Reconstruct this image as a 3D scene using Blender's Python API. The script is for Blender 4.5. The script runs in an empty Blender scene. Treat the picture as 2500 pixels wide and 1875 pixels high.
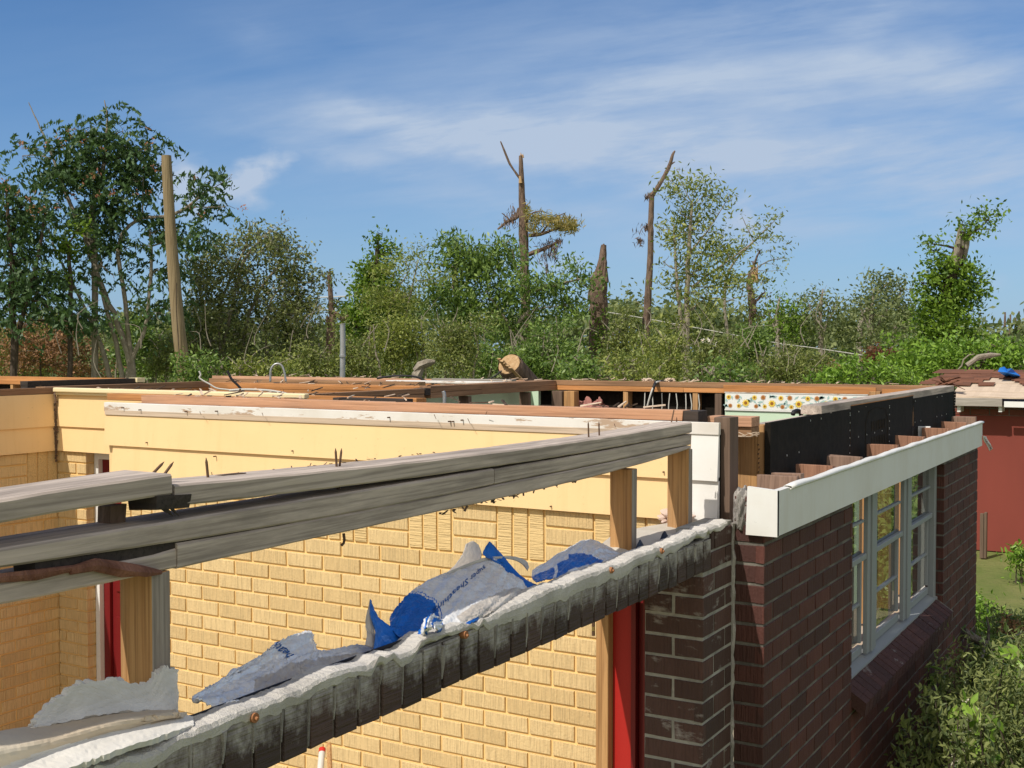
import bpy, bmesh, math, random
import numpy as np
from mathutils import Vector, Matrix
random.seed(7); RNG = np.random.default_rng(11)
C = bpy.context.scene.collection
SC = bpy.context.scene
# ---------------------------------------------------------------- camera
CZ = 2.9; YAW = math.radians(30.22); PITCH = math.radians(-1.74); F = 2889.0
cam_d = bpy.data.cameras.new('camera'); cam = bpy.data.objects.new('camera', cam_d); C.objects.link(cam)
cam.location = (0, 0, CZ); cam.rotation_euler = (math.pi/2 + PITCH, 0, YAW)
cam_d.sensor_width = 36; cam_d.lens = F/2500*36; cam_d.clip_start = 0.05; cam_d.clip_end = 3000
SC.camera = cam
# ---------------------------------------------------------------- light
SUN_D = Vector((0.22, 0.80, -1.0)).normalized()          # the way the light travels
sun_el = math.asin(-SUN_D.z); sun_az = math.atan2(-SUN_D.x, -SUN_D.y)
sd = bpy.data.lights.new('sun', 'SUN'); sd.energy = 4.2; sd.angle = math.radians(0.53); sd.color = (1.0, 0.93, 0.82)
so = bpy.data.objects.new('sun', sd); C.objects.link(so)
so.rotation_euler = SUN_D.to_track_quat('-Z', 'Y').to_euler(); so.location = (0, 0, 30)
SC.view_settings.view_transform = 'Standard'; SC.view_settings.look = 'None'
SC.view_settings.gamma = 1; SC.view_settings.exposure = 0.0

def world():
    w = bpy.data.worlds.new('World'); SC.world = w; w.use_nodes = True
    nt = w.node_tree; N = nt.nodes; L = nt.links; N.clear()
    out = N.new('ShaderNodeOutputWorld'); bg = N.new('ShaderNodeBackground'); L.new(bg.outputs[0], out.inputs[0])
    bg.inputs[1].default_value = 0.080
    sky = N.new('ShaderNodeTexSky'); sky.sky_type = 'NISHITA'; sky.sun_disc = False
    sky.sun_elevation = sun_el; sky.sun_rotation = sun_az
    sky.air_density = 1.0; sky.dust_density = 0.35; sky.ozone_density = 2.2
    tc = N.new('ShaderNodeTexCoord')
    def dot(v):
        n = N.new('ShaderNodeVectorMath'); n.operation = 'DOT_PRODUCT'; L.new(tc.outputs['Generated'], n.inputs[0]); n.inputs[1].default_value = v; return n.outputs['Value']
    def m(op, a, b=None, c=None, clamp=False):
        n = N.new('ShaderNodeMath'); n.operation = op; n.use_clamp = clamp
        for i, x in enumerate((a, b, c)):
            if x is None: continue
            if isinstance(x, (int, float)): n.inputs[i].default_value = x
            else: L.new(x, n.inputs[i])
        return n.outputs[0]
    cs, sn = math.cos(YAW), math.sin(YAW)
    df = m('MAXIMUM', dot((-sn, cs, 0)), 0.08)
    a = m('DIVIDE', dot((cs, sn, 0)), df); b = m('DIVIDE', dot((0, 0, 1)), df)
    # a = 0 straight ahead, +-0.43 at the picture's edges; b = height above the horizon
    def comb(x, y, z=0.0):
        n = N.new('ShaderNodeCombineXYZ')
        for i, v in enumerate((x, y, z)):
            if isinstance(v, (int, float)): n.inputs[i].default_value = v
            else: L.new(v, n.inputs[i])
        return n.outputs[0]
    def noise(vec, scale, det=6, rough=.6, dist=0.0):
        n = N.new('ShaderNodeTexNoise'); n.inputs['Scale'].default_value = scale; n.inputs['Detail'].default_value = det
        n.inputs['Roughness'].default_value = rough; n.inputs['Distortion'].default_value = dist; L.new(vec, n.inputs['Vector']); return n.outputs['Fac']
    def gauss(cx, cy, rx, ry, tilt, amp, sharp=2.0):
        # soft elliptical patch of cloud; centre and radii in photo pixels turned into sky directions
        cx = (cx-1250)/F; cy = (850-cy)/F; rx /= F; ry /= F
        ct, st = math.cos(math.radians(tilt)), math.sin(math.radians(tilt))
        x = m('SUBTRACT', aw, cx); y = m('SUBTRACT', bw, cy)
        p = m('DIVIDE', m('ADD', m('MULTIPLY', x, ct), m('MULTIPLY', y, st)), rx)
        q = m('DIVIDE', m('SUBTRACT', m('MULTIPLY', y, ct), m('MULTIPLY', x, st)), ry)
        r = m('ADD', m('POWER', m('ABSOLUTE', p), sharp), m('POWER', m('ABSOLUTE', q), sharp))
        return m('MULTIPLY', m('POWER', 2.718, m('MULTIPLY', r, -1.0)), amp)
    wn = noise(comb(m('MULTIPLY', a, 1.6), m('MULTIPLY', b, 5.0)), 4.0, 5, .55)
    wn2 = noise(comb(m('MULTIPLY', a, 2.0), m('MULTIPLY', b, 4.0), 7.0), 5.0, 5, .55)
    aw = m('ADD', a, m('MULTIPLY', m('SUBTRACT', wn, .5), .10)); bw = m('ADD', b, m('MULTIPLY', m('SUBTRACT', wn2, .5), .055))
    # cirrus: long, nearly level veils, thinner streaks inside
    rot = comb(m('ADD', m('MULTIPLY', a, 1.0), m('MULTIPLY', b, .9)), m('SUBTRACT', m('MULTIPLY', b, 6.5), m('MULTIPLY', a, 1.0)), 0.3)
    st1 = noise(rot, 3.2, 8, .55, .4)
    st2 = noise(rot, 11.0, 8, .6, .3)
    streak = m('ADD', m('MULTIPLY', st1, .75), m('MULTIPLY', st2, .35))
    gs = [gauss(1150, 340, 420, 55, -7, .95), gauss(1700, 370, 560, 75, -2, .85), gauss(1380, 250, 430, 60, 8, .45),
          gauss(2300, 430, 400, 90, 0, .7), gauss(1900, 200, 500, 60, 6, .35), gauss(2350, 200, 260, 70, 0, .55),
          gauss(1250, 505, 300, 28, -5, .35), gauss(2000, 40, 320, 60, 8, .42), gauss(900, 400, 240, 26, -14, .4),
          gauss(620, 95, 90, 50, 0, .22), gauss(2000, 560, 500, 60, 0, .35), gauss(2150, 45, 100, 40, 20, .35)]
    veil = gs[0]
    for g in gs[1:]: veil = m('ADD', veil, g)
    veil = m('ADD', m('MULTIPLY', veil, m('MULTIPLY_ADD', streak, 3.4, -1.05)), m('MULTIPLY', gauss(1800, 260, 1150, 400, 0, .62), m('MULTIPLY_ADD', streak, 2.6, -.65)))
    # small puffs of cumulus low down
    cn = noise(comb(m('MULTIPLY', a, 1.0), m('MULTIPLY', b, 1.2), 3.0), 26.0, 7, .55)
    pf = None
    for g in (gauss(455, 455, 65, 70, 0, 1.3), gauss(560, 480, 120, 40, 18, 1.1), gauss(665, 415, 75, 28, 34, 1.2), gauss(640, 497, 60, 18, 0, .5),
              gauss(1830, 520, 50, 50, 0, .95), gauss(1780, 555, 60, 32, 0, .6), gauss(1390, 650, 60, 30, 0, .6), gauss(850, 685, 45, 28, 0, .55), gauss(2330, 690, 200, 25, 0, .3)):
        pf = g if pf is None else m('ADD', pf, g)
    puff = m('MULTIPLY', m('MULTIPLY', pf, m('MULTIPLY_ADD', cn, 3.4, -.8)), .85, clamp=True)
    cl = m('MAXIMUM', m('MULTIPLY', veil, .80, clamp=True), puff)
    # clouds never below the horizon, and fade to a haze near it
    cl = m('MULTIPLY', cl, m('MULTIPLY', m('ADD', b, .0), 30.0, clamp=True))
    hz = m('POWER', 2.718, m('MULTIPLY', m('ABSOLUTE', b), -9.0))
    tint = N.new('ShaderNodeMix'); tint.data_type = 'RGBA'; tint.blend_type = 'MULTIPLY'; tint.inputs[0].default_value = 1.0
    L.new(sky.outputs[0], tint.inputs[6]); tint.inputs[7].default_value = (.58, .93, 1.30, 1)
    mx = N.new('ShaderNodeMix'); mx.data_type = 'RGBA'
    L.new(tint.outputs[2], mx.inputs[6]); mx.inputs[7].default_value = (4.5, 6.3, 9.0, 1)
    L.new(m('MULTIPLY', hz, .80, clamp=True), mx.inputs[0])
    mc = N.new('ShaderNodeMix'); mc.data_type = 'RGBA'
    L.new(mx.outputs[2], mc.inputs[6]); mc.inputs[7].default_value = (5.7, 7.0, 9.0, 1); L.new(cl, mc.inputs[0])
    # white cloud added behind the camera, out of view, to neutralise the shade
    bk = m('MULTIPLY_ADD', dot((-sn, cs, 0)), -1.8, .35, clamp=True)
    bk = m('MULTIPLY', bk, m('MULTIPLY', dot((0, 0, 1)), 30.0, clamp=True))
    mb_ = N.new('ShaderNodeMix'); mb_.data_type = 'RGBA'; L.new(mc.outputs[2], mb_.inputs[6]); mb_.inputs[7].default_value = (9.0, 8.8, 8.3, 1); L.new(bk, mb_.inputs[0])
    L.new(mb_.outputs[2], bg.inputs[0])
world()
# ---------------------------------------------------------------- geometry of the view: a photo pixel and one known coordinate give a point
_cp, _sp = math.cos(PITCH), math.sin(PITCH); _cy, _sy = math.cos(YAW), math.sin(YAW)
def ray(u, v):
    x = (u-1250)/F; t = -(v-937.5)/F
    y = _cp - t*_sp; z = _sp + t*_cp
    return np.array([x*_cy - y*_sy, x*_sy + y*_cy, z]), y
def P(u, v, X=None, Y=None, z=None, d=None):
    r, y = ray(u, v)
    if X is not None: k = X/r[0]
    elif Y is not None: k = Y/r[1]
    elif z is not None: k = z/r[2]
    else: k = d/y
    return np.array([r[0]*k, r[1]*k, CZ + r[2]*k])
# ---------------------------------------------------------------- object helpers
def link_mesh(name, verts, faces, mats, parent=None, loc=None, midx=None, smooth=False):
    me = bpy.data.meshes.new(name)
    verts = np.asarray(verts, dtype=np.float64)
    if loc is not None: verts = verts - np.asarray(loc)
    me.from_pydata(verts.tolist() if len(verts) < 60000 else verts, [], faces); me.update()
    if not isinstance(mats, (list, tuple)): mats = [mats]
    for m_ in mats: me.materials.append(m_)
    if midx is not None: me.polygons.foreach_set('material_index', np.asarray(midx, dtype=np.int32))
    if smooth: me.polygons.foreach_set('use_smooth', [True]*len(me.polygons))
    o = bpy.data.objects.new(name, me); C.objects.link(o)
    if loc is not None: o.location = tuple(loc)
    if parent is not None:
        o.parent = parent
        if loc is None: o.matrix_parent_inverse = Matrix.Translation(-Vector(parent.location))
        else: o.location = tuple(np.asarray(loc) - np.asarray(parent.location))
    return o
class MB:
    def __init__(s): s.v = []; s.f = []; s.m = []
    def add(s, vs, fs, mi=0):
        b = len(s.v); s.v += [tuple(map(float, p)) for p in vs]; s.f += [tuple(b+i for i in f) for f in fs]; s.m += [mi]*len(fs)
    def box(s, x0, x1, y0, y1, z0, z1, mi=0, j=0.0):
        vs = [(x, y, z) for z in (z0, z1) for y in (y0, y1) for x in (x0, x1)]
        if j: vs = [(a+random.uniform(-j, j), b+random.uniform(-j, j), c+random.uniform(-j, j)) for a, b, c in vs]
        s.add(vs, [(0,2,3,1), (4,5,7,6), (0,1,5,4), (2,6,7,3), (0,4,6,2), (1,3,7,5)], mi)
    def obox(s, p0, p1, w, h, mi=0, up=(0,0,1), j=0.0):
        p0 = Vector(p0); p1 = Vector(p1); d = (p1-p0).normalized(); u = Vector(up); r = d.cross(u)
        if r.length < 1e-5: r = d.cross(Vector((1,0,0)))
        r.normalize(); u = r.cross(d).normalized()
        vs = [p + r*(a*w/2) + u*(b*h/2) for p in (p0, p1) for a, b in ((-1,-1), (1,-1), (1,1), (-1,1))]
        if j: vs = [q + Vector([random.uniform(-j, j) for _ in range(3)]) for q in vs]
        s.add(vs, [(0,1,2,3), (7,6,5,4), (0,4,5,1), (1,5,6,2), (2,6,7,3), (3,7,4,0)], mi)
    def tube(s, pts, rad, k=8, mi=0, cap=True, wob=0.0):
        pts = [Vector(p) for p in pts]; n = len(pts)
        if isinstance(rad, (int, float)): rad = [rad]*n
        b = len(s.v); ref = None
        for i, p in enumerate(pts):
            d = (pts[min(i+1, n-1)] - pts[max(i-1, 0)])
            if d.length < 1e-9: d = Vector((0,0,1))
            d.normalize()
            if ref is None: ref = Vector((1,0,0)) if abs(d.x) < .8 else Vector((0,1,0))
            a = d.cross(ref).normalized(); c = d.cross(a).normalized(); ref = -c if (-c).dot(ref) > 0 else c
            for q in range(k):
                t = 2*math.pi*q/k; r = rad[i]*(1+random.uniform(-wob, wob))
                s.v.append(tuple(p + a*(math.cos(t)*r) + c*(math.sin(t)*r)))
        for i in range(n-1):
            for q in range(k):
                s.f.append((b+i*k+q, b+i*k+(q+1)%k, b+(i+1)*k+(q+1)%k, b+(i+1)*k+q)); s.m.append(mi)
        if cap:
            s.f.append(tuple(b+q for q in range(k-1, -1, -1))); s.f.append(tuple(b+(n-1)*k+q for q in range(k))); s.m += [mi, mi]
    def build(s, name, mats, parent=None, loc=None, smooth=False, bevel=0.0):
        o = link_mesh(name, s.v, s.f, mats, parent, loc, s.m, smooth)
        if bevel:
            b = o.modifiers.new('bevel', 'BEVEL'); b.width = bevel; b.segments = 2; b.limit_method = 'ANGLE'; b.angle_limit = math.radians(40)
        return o
def tag(o, label=None, cat=None, group=None, kind=None):
    for k, v in (('label', label), ('category', cat), ('group', group), ('kind', kind)):
        if v: o[k] = v
    return o
def thing(name, label, cat, loc=(0,0,0), group=None):
    o = bpy.data.objects.new(name, None); C.objects.link(o); o.location = loc; o.empty_display_size = .2
    return tag(o, label, cat, group)
# ---------------------------------------------------------------- materials
class Mat:
    def __init__(s, name, col=(.5,.5,.5), rough=.8, spec=.3, metal=0.0):
        s.m = bpy.data.materials.new(name); s.m.use_nodes = True; s.nt = s.m.node_tree; s.N = s.nt.nodes; s.L = s.nt.links
        s.b = s.N['Principled BSDF']; s.b.inputs['Base Color'].default_value = (*col, 1); s.b.inputs['Roughness'].default_value = rough
        s.b.inputs['Specular IOR Level'].default_value = spec; s.b.inputs['Metallic'].default_value = metal; s.col = None; s.hgt = None
        s.geo = s.N.new('ShaderNodeNewGeometry'); s.tc = s.N.new('ShaderNodeTexCoord')
    def map(s, sc=(1,1,1), loc=(0,0,0), rot=(0,0,0), src=None):
        n = s.N.new('ShaderNodeMapping'); n.inputs['Scale'].default_value = sc; n.inputs['Location'].default_value = loc; n.inputs['Rotation'].default_value = rot
        s.L.new(src or s.tc.outputs['Object'], n.inputs['Vector']); return n.outputs[0]
    def noise(s, sc=(1,1,1), scale=1.0, det=5, rough=.55, dist=0.0, loc=(0,0,0), out='Fac'):
        n = s.N.new('ShaderNodeTexNoise'); s.L.new(s.map(sc, loc), n.inputs['Vector']); n.inputs['Scale'].default_value = scale
        n.inputs['Detail'].default_value = det; n.inputs['Roughness'].default_value = rough; n.inputs['Distortion'].default_value = dist; return n.outputs[out]
    def ramp(s, fac, stops):
        n = s.N.new('ShaderNodeValToRGB'); s.L.new(fac, n.inputs[0]); e = n.color_ramp.elements
        while len(e) < len(stops): e.new(.5)
        for q, (p, c) in zip(e, stops):
            q.position = p; q.color = (*c, 1) if isinstance(c, tuple) else (c, c, c, 1)
        return n.outputs[0]
    def mix(s, fac, a, b, mode='MIX'):
        n = s.N.new('ShaderNodeMix'); n.data_type = 'RGBA'; n.blend_type = mode
        for i, x in ((0, fac), (6, a), (7, b)):
            if isinstance(x, (int, float)): n.inputs[i].default_value = x if i == 0 else (x, x, x, 1)
            elif isinstance(x, tuple): n.inputs[i].default_value = (*x, 1)
            else: s.L.new(x, n.inputs[i])
        return n.outputs[2]
    def math(s, op, a, b=0.0, clamp=False):
        n = s.N.new('ShaderNodeMath'); n.operation = op; n.use_clamp = clamp
        for i, x in enumerate((a, b)):
            if isinstance(x, (int, float)): n.inputs[i].default_value = x
            else: s.L.new(x, n.inputs[i])
        return n.outputs[0]
    def island(s): return s.geo.outputs['Random Per Island']
    def color(s, c): s.L.new(c, s.b.inputs['Base Color']); return s
    def bump(s, h, strength=.5, dist=.01):
        n = s.N.new('ShaderNodeBump'); n.inputs['Strength'].default_value = strength; n.inputs['Distance'].default_value = dist
        s.L.new(h, n.inputs['Height']); s.L.new(n.outputs[0], s.b.inputs['Normal']); return s
def wood(name, base, dark, axis, rough=.8, knots=True, vary=.25, stain=None, sa=.5):
    m = Mat(name, rough=rough, spec=.2)
    sc = {'X': (1.2, 30, 30), 'Y': (30, 1.2, 30), 'Z': (30, 30, 1.2)}[axis]
    sc2 = {'X': (1.5, 6, 6), 'Y': (6, 1.5, 6), 'Z': (6, 6, 1.5)}[axis]
    g = m.noise(sc, 1.6, 7, .65, .8); h = m.noise(sc2, 1.0, 4, .6, 1.2)
    c = m.mix(m.ramp(g, [(.30, 0.0), (.68, 1.0)]), dark, base)
    c = m.mix(m.ramp(h, [(.35, .0), (.75, vary)]), c, tuple(x*.62 for x in base))
    if stain: c = m.mix(m.ramp(m.noise({'X': (.7,5,5), 'Y': (5,.7,5), 'Z': (5,5,.7)}[axis], 2.0, 8, .68), [(.46, 0.0), (.66, sa)]), c, stain)
    kn = m.noise({'X': (2.2,9,9), 'Y': (9,2.2,9), 'Z': (9,9,2.2)}[axis], 1.0, 1, .5)
    c = m.mix(m.ramp(kn, [(.70, 0.0), (.74, .55)]), c, tuple(x*.4 for x in base))
    c = m.mix(m.math('MULTIPLY', m.island(), .25), c, tuple(min(1, x*1.35) for x in base))
    g2 = m.noise({'X': (2.0,130,130), 'Y': (130,2.0,130), 'Z': (130,130,2.0)}[axis], 1.0, 4, .6)
    c = m.mix(m.ramp(g2, [(.36, .55), (.50, 0.0)]), c, tuple(x*.55 for x in dark))
    m.color(c).bump(m.mix(.5, g, g2), .5, .004); return m.m
def streaky(m, c, col):
    return m.mix(m.ramp(m.noise((16,16,1.0), 1.0, 6, .65), [(.52, 0.0), (.78, .22)]), c, tuple(x*f for x, f in zip(col, (.74,.66,.5))))
def paint(name, col, rough=.55, dirt=(.35,.28,.18), amt=.25, wear=None):
    m = Mat(name, rough=rough, spec=.35)
    n = m.noise((1,1,1), 2.5, 6, .6); n2 = m.noise((1,1,1), 60, 3, .6)
    c = m.mix(m.ramp(n, [(.45, 0.0), (.8, amt)]), col, tuple(a*b*1.6 for a, b in zip(col, dirt)))
    c = m.mix(m.ramp(n2, [(.66, 0.0), (.74, .35)]), c, tuple(x*.55 for x in col))
    if wear: c = m.mix(m.ramp(m.noise((3,3,14), 1.5, 7, .7), [(.56, 0.0), (.60, 1.0)]), c, wear)
    if 'siding' in name: c = streaky(m, c, col)
    m.color(c).bump(m.noise((14,14,50), 1.0, 4), .12, .003); return m.m
def brick_mat(name, base, alt, horiz_axis, white=0.0, ribs='Z', rough=.8, bs=.8):
    # ribs run along the brick face; horiz_axis is the wall's own horizontal direction
    m = Mat(name, rough=rough, spec=.25)
    if ribs == 'Z': sc = (170, 170, 9)
    elif ribs == 'X': sc = (9, 170, 170)
    else: sc = (170, 9, 170)
    r = m.noise(sc, 1.0, 3, .5, .0); r2 = m.noise((60,60,60), 1.6, 4, .6)
    c = m.mix(m.island(), base, alt)
    c = m.mix(m.ramp(r, [(.35, .45), (.55, 0.0)]), c, tuple(x*.55 for x in base))
    if white: c = m.mix(m.ramp(m.noise((1,1,2.2), 7.0, 8, .7), [(.60-white*.2, 0.0), (.70-white*.15, .8)]), c, (.42,.40,.38))
    c = m.mix(m.ramp(m.noise((1,1,1), 2.3, 6, .65), [(.45, 0.0), (.70, .45)]), c, tuple(x*.45 for x in base)) if base[0] < .4 else c
    m.color(c).bump(m.mix(.25, r, r2), bs, .012); return m.m
M = {}
M['ybrick'] = brick_mat('yellow_painted_brick', (.78,.585,.31), (.66,.475,.235), 'X', bs=.8)
M['ybrick_up'] = brick_mat('yellow_painted_brick_upright', (.76,.56,.28), (.68,.49,.235), 'X', ribs='X', bs=.7)
M['ymortar'] = paint('yellow_painted_mortar', (.86,.60,.26), .7, amt=.15)
M['ysiding'] = paint('yellow_siding_paint', (.86,.615,.32), .5, amt=.12)
M['cream'] = paint('cream_trim_paint', (.80,.68,.42), .5)
M['white'] = paint('white_trim_paint', (.78,.78,.77), .5, amt=.25)
M['frame'] = (lambda m: (m.color(m.mix(m.ramp(m.noise((1,1,1), 34, 6, .7), [(.66, 0.0), (.72, .8)]), (.29,.31,.325), (.16,.10,.07))).bump(m.noise((1,1,1), 30, 4), .1, .003), m.m)[1])(Mat('aged_window_paint', rough=.5, spec=.35))
M['oldwhite'] = paint('scuffed_white_paint', (.74,.72,.69), .6, amt=.5, wear=(.45,.33,.24))
M['brick'] = brick_mat('dark_red_brick', (.135,.052,.042), (.070,.034,.030), 'Y', rough=.7)
M['brick_stain'] = brick_mat('stained_dark_brick', (.12,.065,.055), (.07,.045,.04), 'Y', white=.18, rough=.7)
M['soldier'] = brick_mat('upright_dark_brick', (.11,.070,.060), (.065,.048,.042), 'Y', ribs='Y', white=.0, rough=.7)
def smear(mat, z0, z1):
    # pale cement film left on the brick faces, thickest along the top and running down in streaks
    nt = mat.node_tree; N = nt.nodes; L = nt.links; b = N['Principled BSDF']; src = b.inputs['Base Color'].links[0].from_socket
    tc = N.new('ShaderNodeTexCoord'); sp = N.new('ShaderNodeSeparateXYZ'); L.new(tc.outputs['Object'], sp.inputs[0])
    mr = N.new('ShaderNodeMapRange'); mr.inputs[1].default_value = z0; mr.inputs[2].default_value = z1; mr.inputs[3].default_value = -.10; mr.inputs[4].default_value = .30; L.new(sp.outputs[2], mr.inputs[0])
    mp = N.new('ShaderNodeMapping'); mp.inputs['Scale'].default_value = (14, 14, 11); L.new(tc.outputs['Object'], mp.inputs[0])
    n = N.new('ShaderNodeTexNoise'); n.inputs['Scale'].default_value = 1.0; n.inputs['Detail'].default_value = 9; n.inputs['Roughness'].default_value = .72; L.new(mp.outputs[0], n.inputs[0])
    ad = N.new('ShaderNodeMath'); ad.operation = 'ADD'; L.new(mr.outputs[0], ad.inputs[0]); L.new(n.outputs[0], ad.inputs[1])
    rp = N.new('ShaderNodeValToRGB'); rp.color_ramp.elements[0].position = .56; rp.color_ramp.elements[1].position = .78; L.new(ad.outputs[0], rp.inputs[0])
    mx = N.new('ShaderNodeMix'); mx.data_type = 'RGBA'; L.new(rp.outputs[0], mx.inputs[0]); L.new(src, mx.inputs[6]); mx.inputs[7].default_value = (.40,.375,.35,1); L.new(mx.outputs[2], b.inputs['Base Color'])
smear(M['soldier'], CZ-.72, CZ-.60)
def mortar(name, a, b, lo=.4, hi=.6, bs=.8):
    m = Mat(name, rough=.95, spec=.1); n = m.noise((1,1,1), 9, 7, .65)
    m.color(m.mix(m.ramp(n, [(lo, 0.0), (hi, 1.0)]), a, b)).bump(m.mix(.5, m.noise((1,1,1), 45, 6, .7), m.noise((1,1,1), 240, 4, .7)), bs, .012); return m.m
M['mortar'] = mortar('gray_mortar', (.20,.185,.16), (.11,.10,.09), bs=.4)
M['cement'] = mortar('white_cement_smear', (.70,.67,.63), (.50,.475,.44), .35, .7)
M['cement_wet'] = mortar('gray_cement_face', (.44,.41,.38), (.22,.205,.195), .38, .66)
M['gray_wood'] = wood('weathered_gray_wood', (.62,.525,.45), (.36,.30,.26), 'Y', stain=(.12,.10,.09), sa=.85)
M['gray_woodZ'] = wood('weathered_gray_wood_upright', (.40,.35,.30), (.25,.21,.18), 'Z', stain=(.10,.07,.055), sa=.7)
M['gray_woodX'] = wood('weathered_gray_wood_cross', (.42,.38,.34), (.28,.25,.22), 'X', stain=(.13,.12,.10))
M['pineY'] = wood('fresh_pine', (.56,.27,.10), (.36,.15,.05), 'Y', stain=(.20,.10,.05))
M['pineX'] = wood('fresh_pine_cross', (.60,.29,.11), (.42,.175,.06), 'X', stain=(.22,.11,.06), sa=.5)
M['pineZ'] = wood('fresh_pine_upright', (.58,.34,.15), (.36,.18,.07), 'Z', stain=(.22,.15,.10), sa=.6)
M['pinkX'] = wood('pinkish_pine_cross', (.62,.37,.24), (.42,.22,.13), 'X', stain=(.34,.20,.13), sa=.5)
M['brownY'] = wood('brown_wood', (.38,.22,.125), (.22,.125,.07), 'Y', stain=(.10,.065,.045))
M['brownX'] = wood('brown_wood_cross', (.42,.24,.13), (.25,.14,.075), 'X', stain=(.10,.065,.045))
M['darkX'] = wood('dark_wood_cross', (.07,.055,.048), (.035,.03,.027), 'X')
M['brownZ'] = wood('dark_brown_upright_wood', (.19,.13,.095), (.11,.075,.055), 'Z')
M['felt'] = (lambda m: (m.color(m.mix(m.ramp(m.noise((1,1,1), 30, 5), [(.4, 0.0), (.7, 1.0)]), (.013,.0105,.008), (.022,.0175,.013))).bump(m.noise((1,1,1), 120, 3), .3, .002), m.m)[1])(Mat('black_sheathing_felt', rough=.85, spec=.15))
M['mint'] = paint('mint_green_wall', (.56,.72,.55), .8, amt=.08)
M['reddoor'] = paint('red_door_paint', (.42,.022,.018), .4, amt=.2)
M['darkred'] = paint('dark_red_door', (.17,.013,.015), .35, amt=.1)
M['shedred'] = (lambda m: (m.color(m.mix(m.ramp(m.noise((1,1,1), 14, 6, .7), [(.70, 0.0), (.74, .8)]), m.mix(m.ramp(m.noise((1,1,.3), 1.2, 5), [(.3, 0.0), (.8, 1.0)]), (.25,.058,.043), (.19,.047,.036)), (.55,.38,.33))).bump(m.noise((1,1,1), 40, 4), .1, .003), m.m)[1])(Mat('faded_red_panel', rough=.7, spec=.2))
M['ply'] = wood('bare_roof_decking', (.62,.50,.39), (.50,.39,.29), 'X', vary=.12)
M['shingle'] = (lambda m: (m.color(m.mix(m.island(), (.22,.10,.065), (.13,.065,.045))).bump(m.noise((1,1,1), 90, 4), .5, .004), m.m)[1])(Mat('brown_shingle', rough=.95, spec=.1))
M['galv'] = (lambda m: (m.color(m.mix(m.ramp(m.noise((1,1,1), 12, 4), [(.3, 0.0), (.7, 1.0)]), (.33,.34,.35), (.50,.51,.52))), m.m)[1])(Mat('galvanised_metal', rough=.45, spec=.5, metal=.6))
M['nail'] = Mat('rusty_nail', (.13,.075,.045), .7, .4, .3).m
M['cable'] = Mat('black_cable', (.02,.02,.022), .6, .3).m
M['wcable'] = Mat('pale_cable', (.55,.54,.50), .6, .3).m
M['staple'] = Mat('bright_nail_head', (.62,.62,.62), .35, .5, .5).m
def foil(name, a, b, rough, metal, crk=.6, thr=.5):
    m = Mat(name, rough=rough, spec=.5, metal=metal)
    n = m.noise((1,1,1), 9, 6, .6, 1.0)
    m.color(m.mix(m.ramp(n, [(thr-.12, 0.0), (thr+.15, 1.0)]), a, b)).bump(m.noise((1,1,1), 26, 5, .65, .8), crk, .006); return m.m
M['silver'] = foil('silver_foil_facing', (.93,.93,.93), (.78,.78,.78), .24, .22, .4)
M['silver_back'] = foil('pale_foil_underside', (.62,.58,.53), (.52,.47,.42), .5, .25)
M['blue'] = foil('blue_printed_foil', (.012,.13,.52), (.016,.17,.62), .28, .15, .45)
M['print'] = foil('blue_print_ink', (.02,.12,.38), (.02,.10,.33), .4, .2, .2)
M['paper'] = (lambda m: (m.color(m.mix(m.ramp(m.noise((1,1,1), 5, 6, .6), [(.35, 0.0), (.65, 1.0)]), (.50,.45,.38), (.60,.565,.50))).bump(m.noise((1,1,1), 50, 4), .2, .003), m.m)[1])(Mat('buff_board_paper', rough=.9, spec=.1))
M['gypsum'] = (lambda m: (m.color(m.mix(m.ramp(m.noise((1,1,1), 16, 6, .6), [(.35, 0.0), (.65, 1.0)]), (.72,.70,.66), (.62,.60,.56))).bump(m.noise((1,1,1), 70, 5), .2, .004), m.m)[1])(Mat('torn_gypsum_core', rough=.95, spec=.1))
M['navy'] = foil('dark_navy_membrane', (.008,.010,.022), (.012,.015,.03), .5, .0, .5)
def glass():
    m = bpy.data.materials.new('window_glass'); m.use_nodes = True; N = m.node_tree.nodes; L = m.node_tree.links; N.clear()
    o = N.new('ShaderNodeOutputMaterial'); mx = N.new('ShaderNodeMixShader'); t = N.new('ShaderNodeBsdfTransparent'); g = N.new('ShaderNodeBsdfGlossy')
    g.inputs['Roughness'].default_value = .01; t.inputs[0].default_value = (.50,.54,.50,1); fr = N.new('ShaderNodeFresnel'); fr.inputs[0].default_value = 1.6
    mt = N.new('ShaderNodeMath'); mt.operation = 'MULTIPLY'; mt.inputs[1].default_value = 2.0; mt.use_clamp = True
    L.new(fr.outputs[0], mt.inputs[0]); L.new(mt.outputs[0], mx.inputs[0]); L.new(t.outputs[0], mx.inputs[1]); L.new(g.outputs[0], mx.inputs[2]); L.new(mx.outputs[0], o.inputs[0]); return m
M['glass'] = glass()
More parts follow.
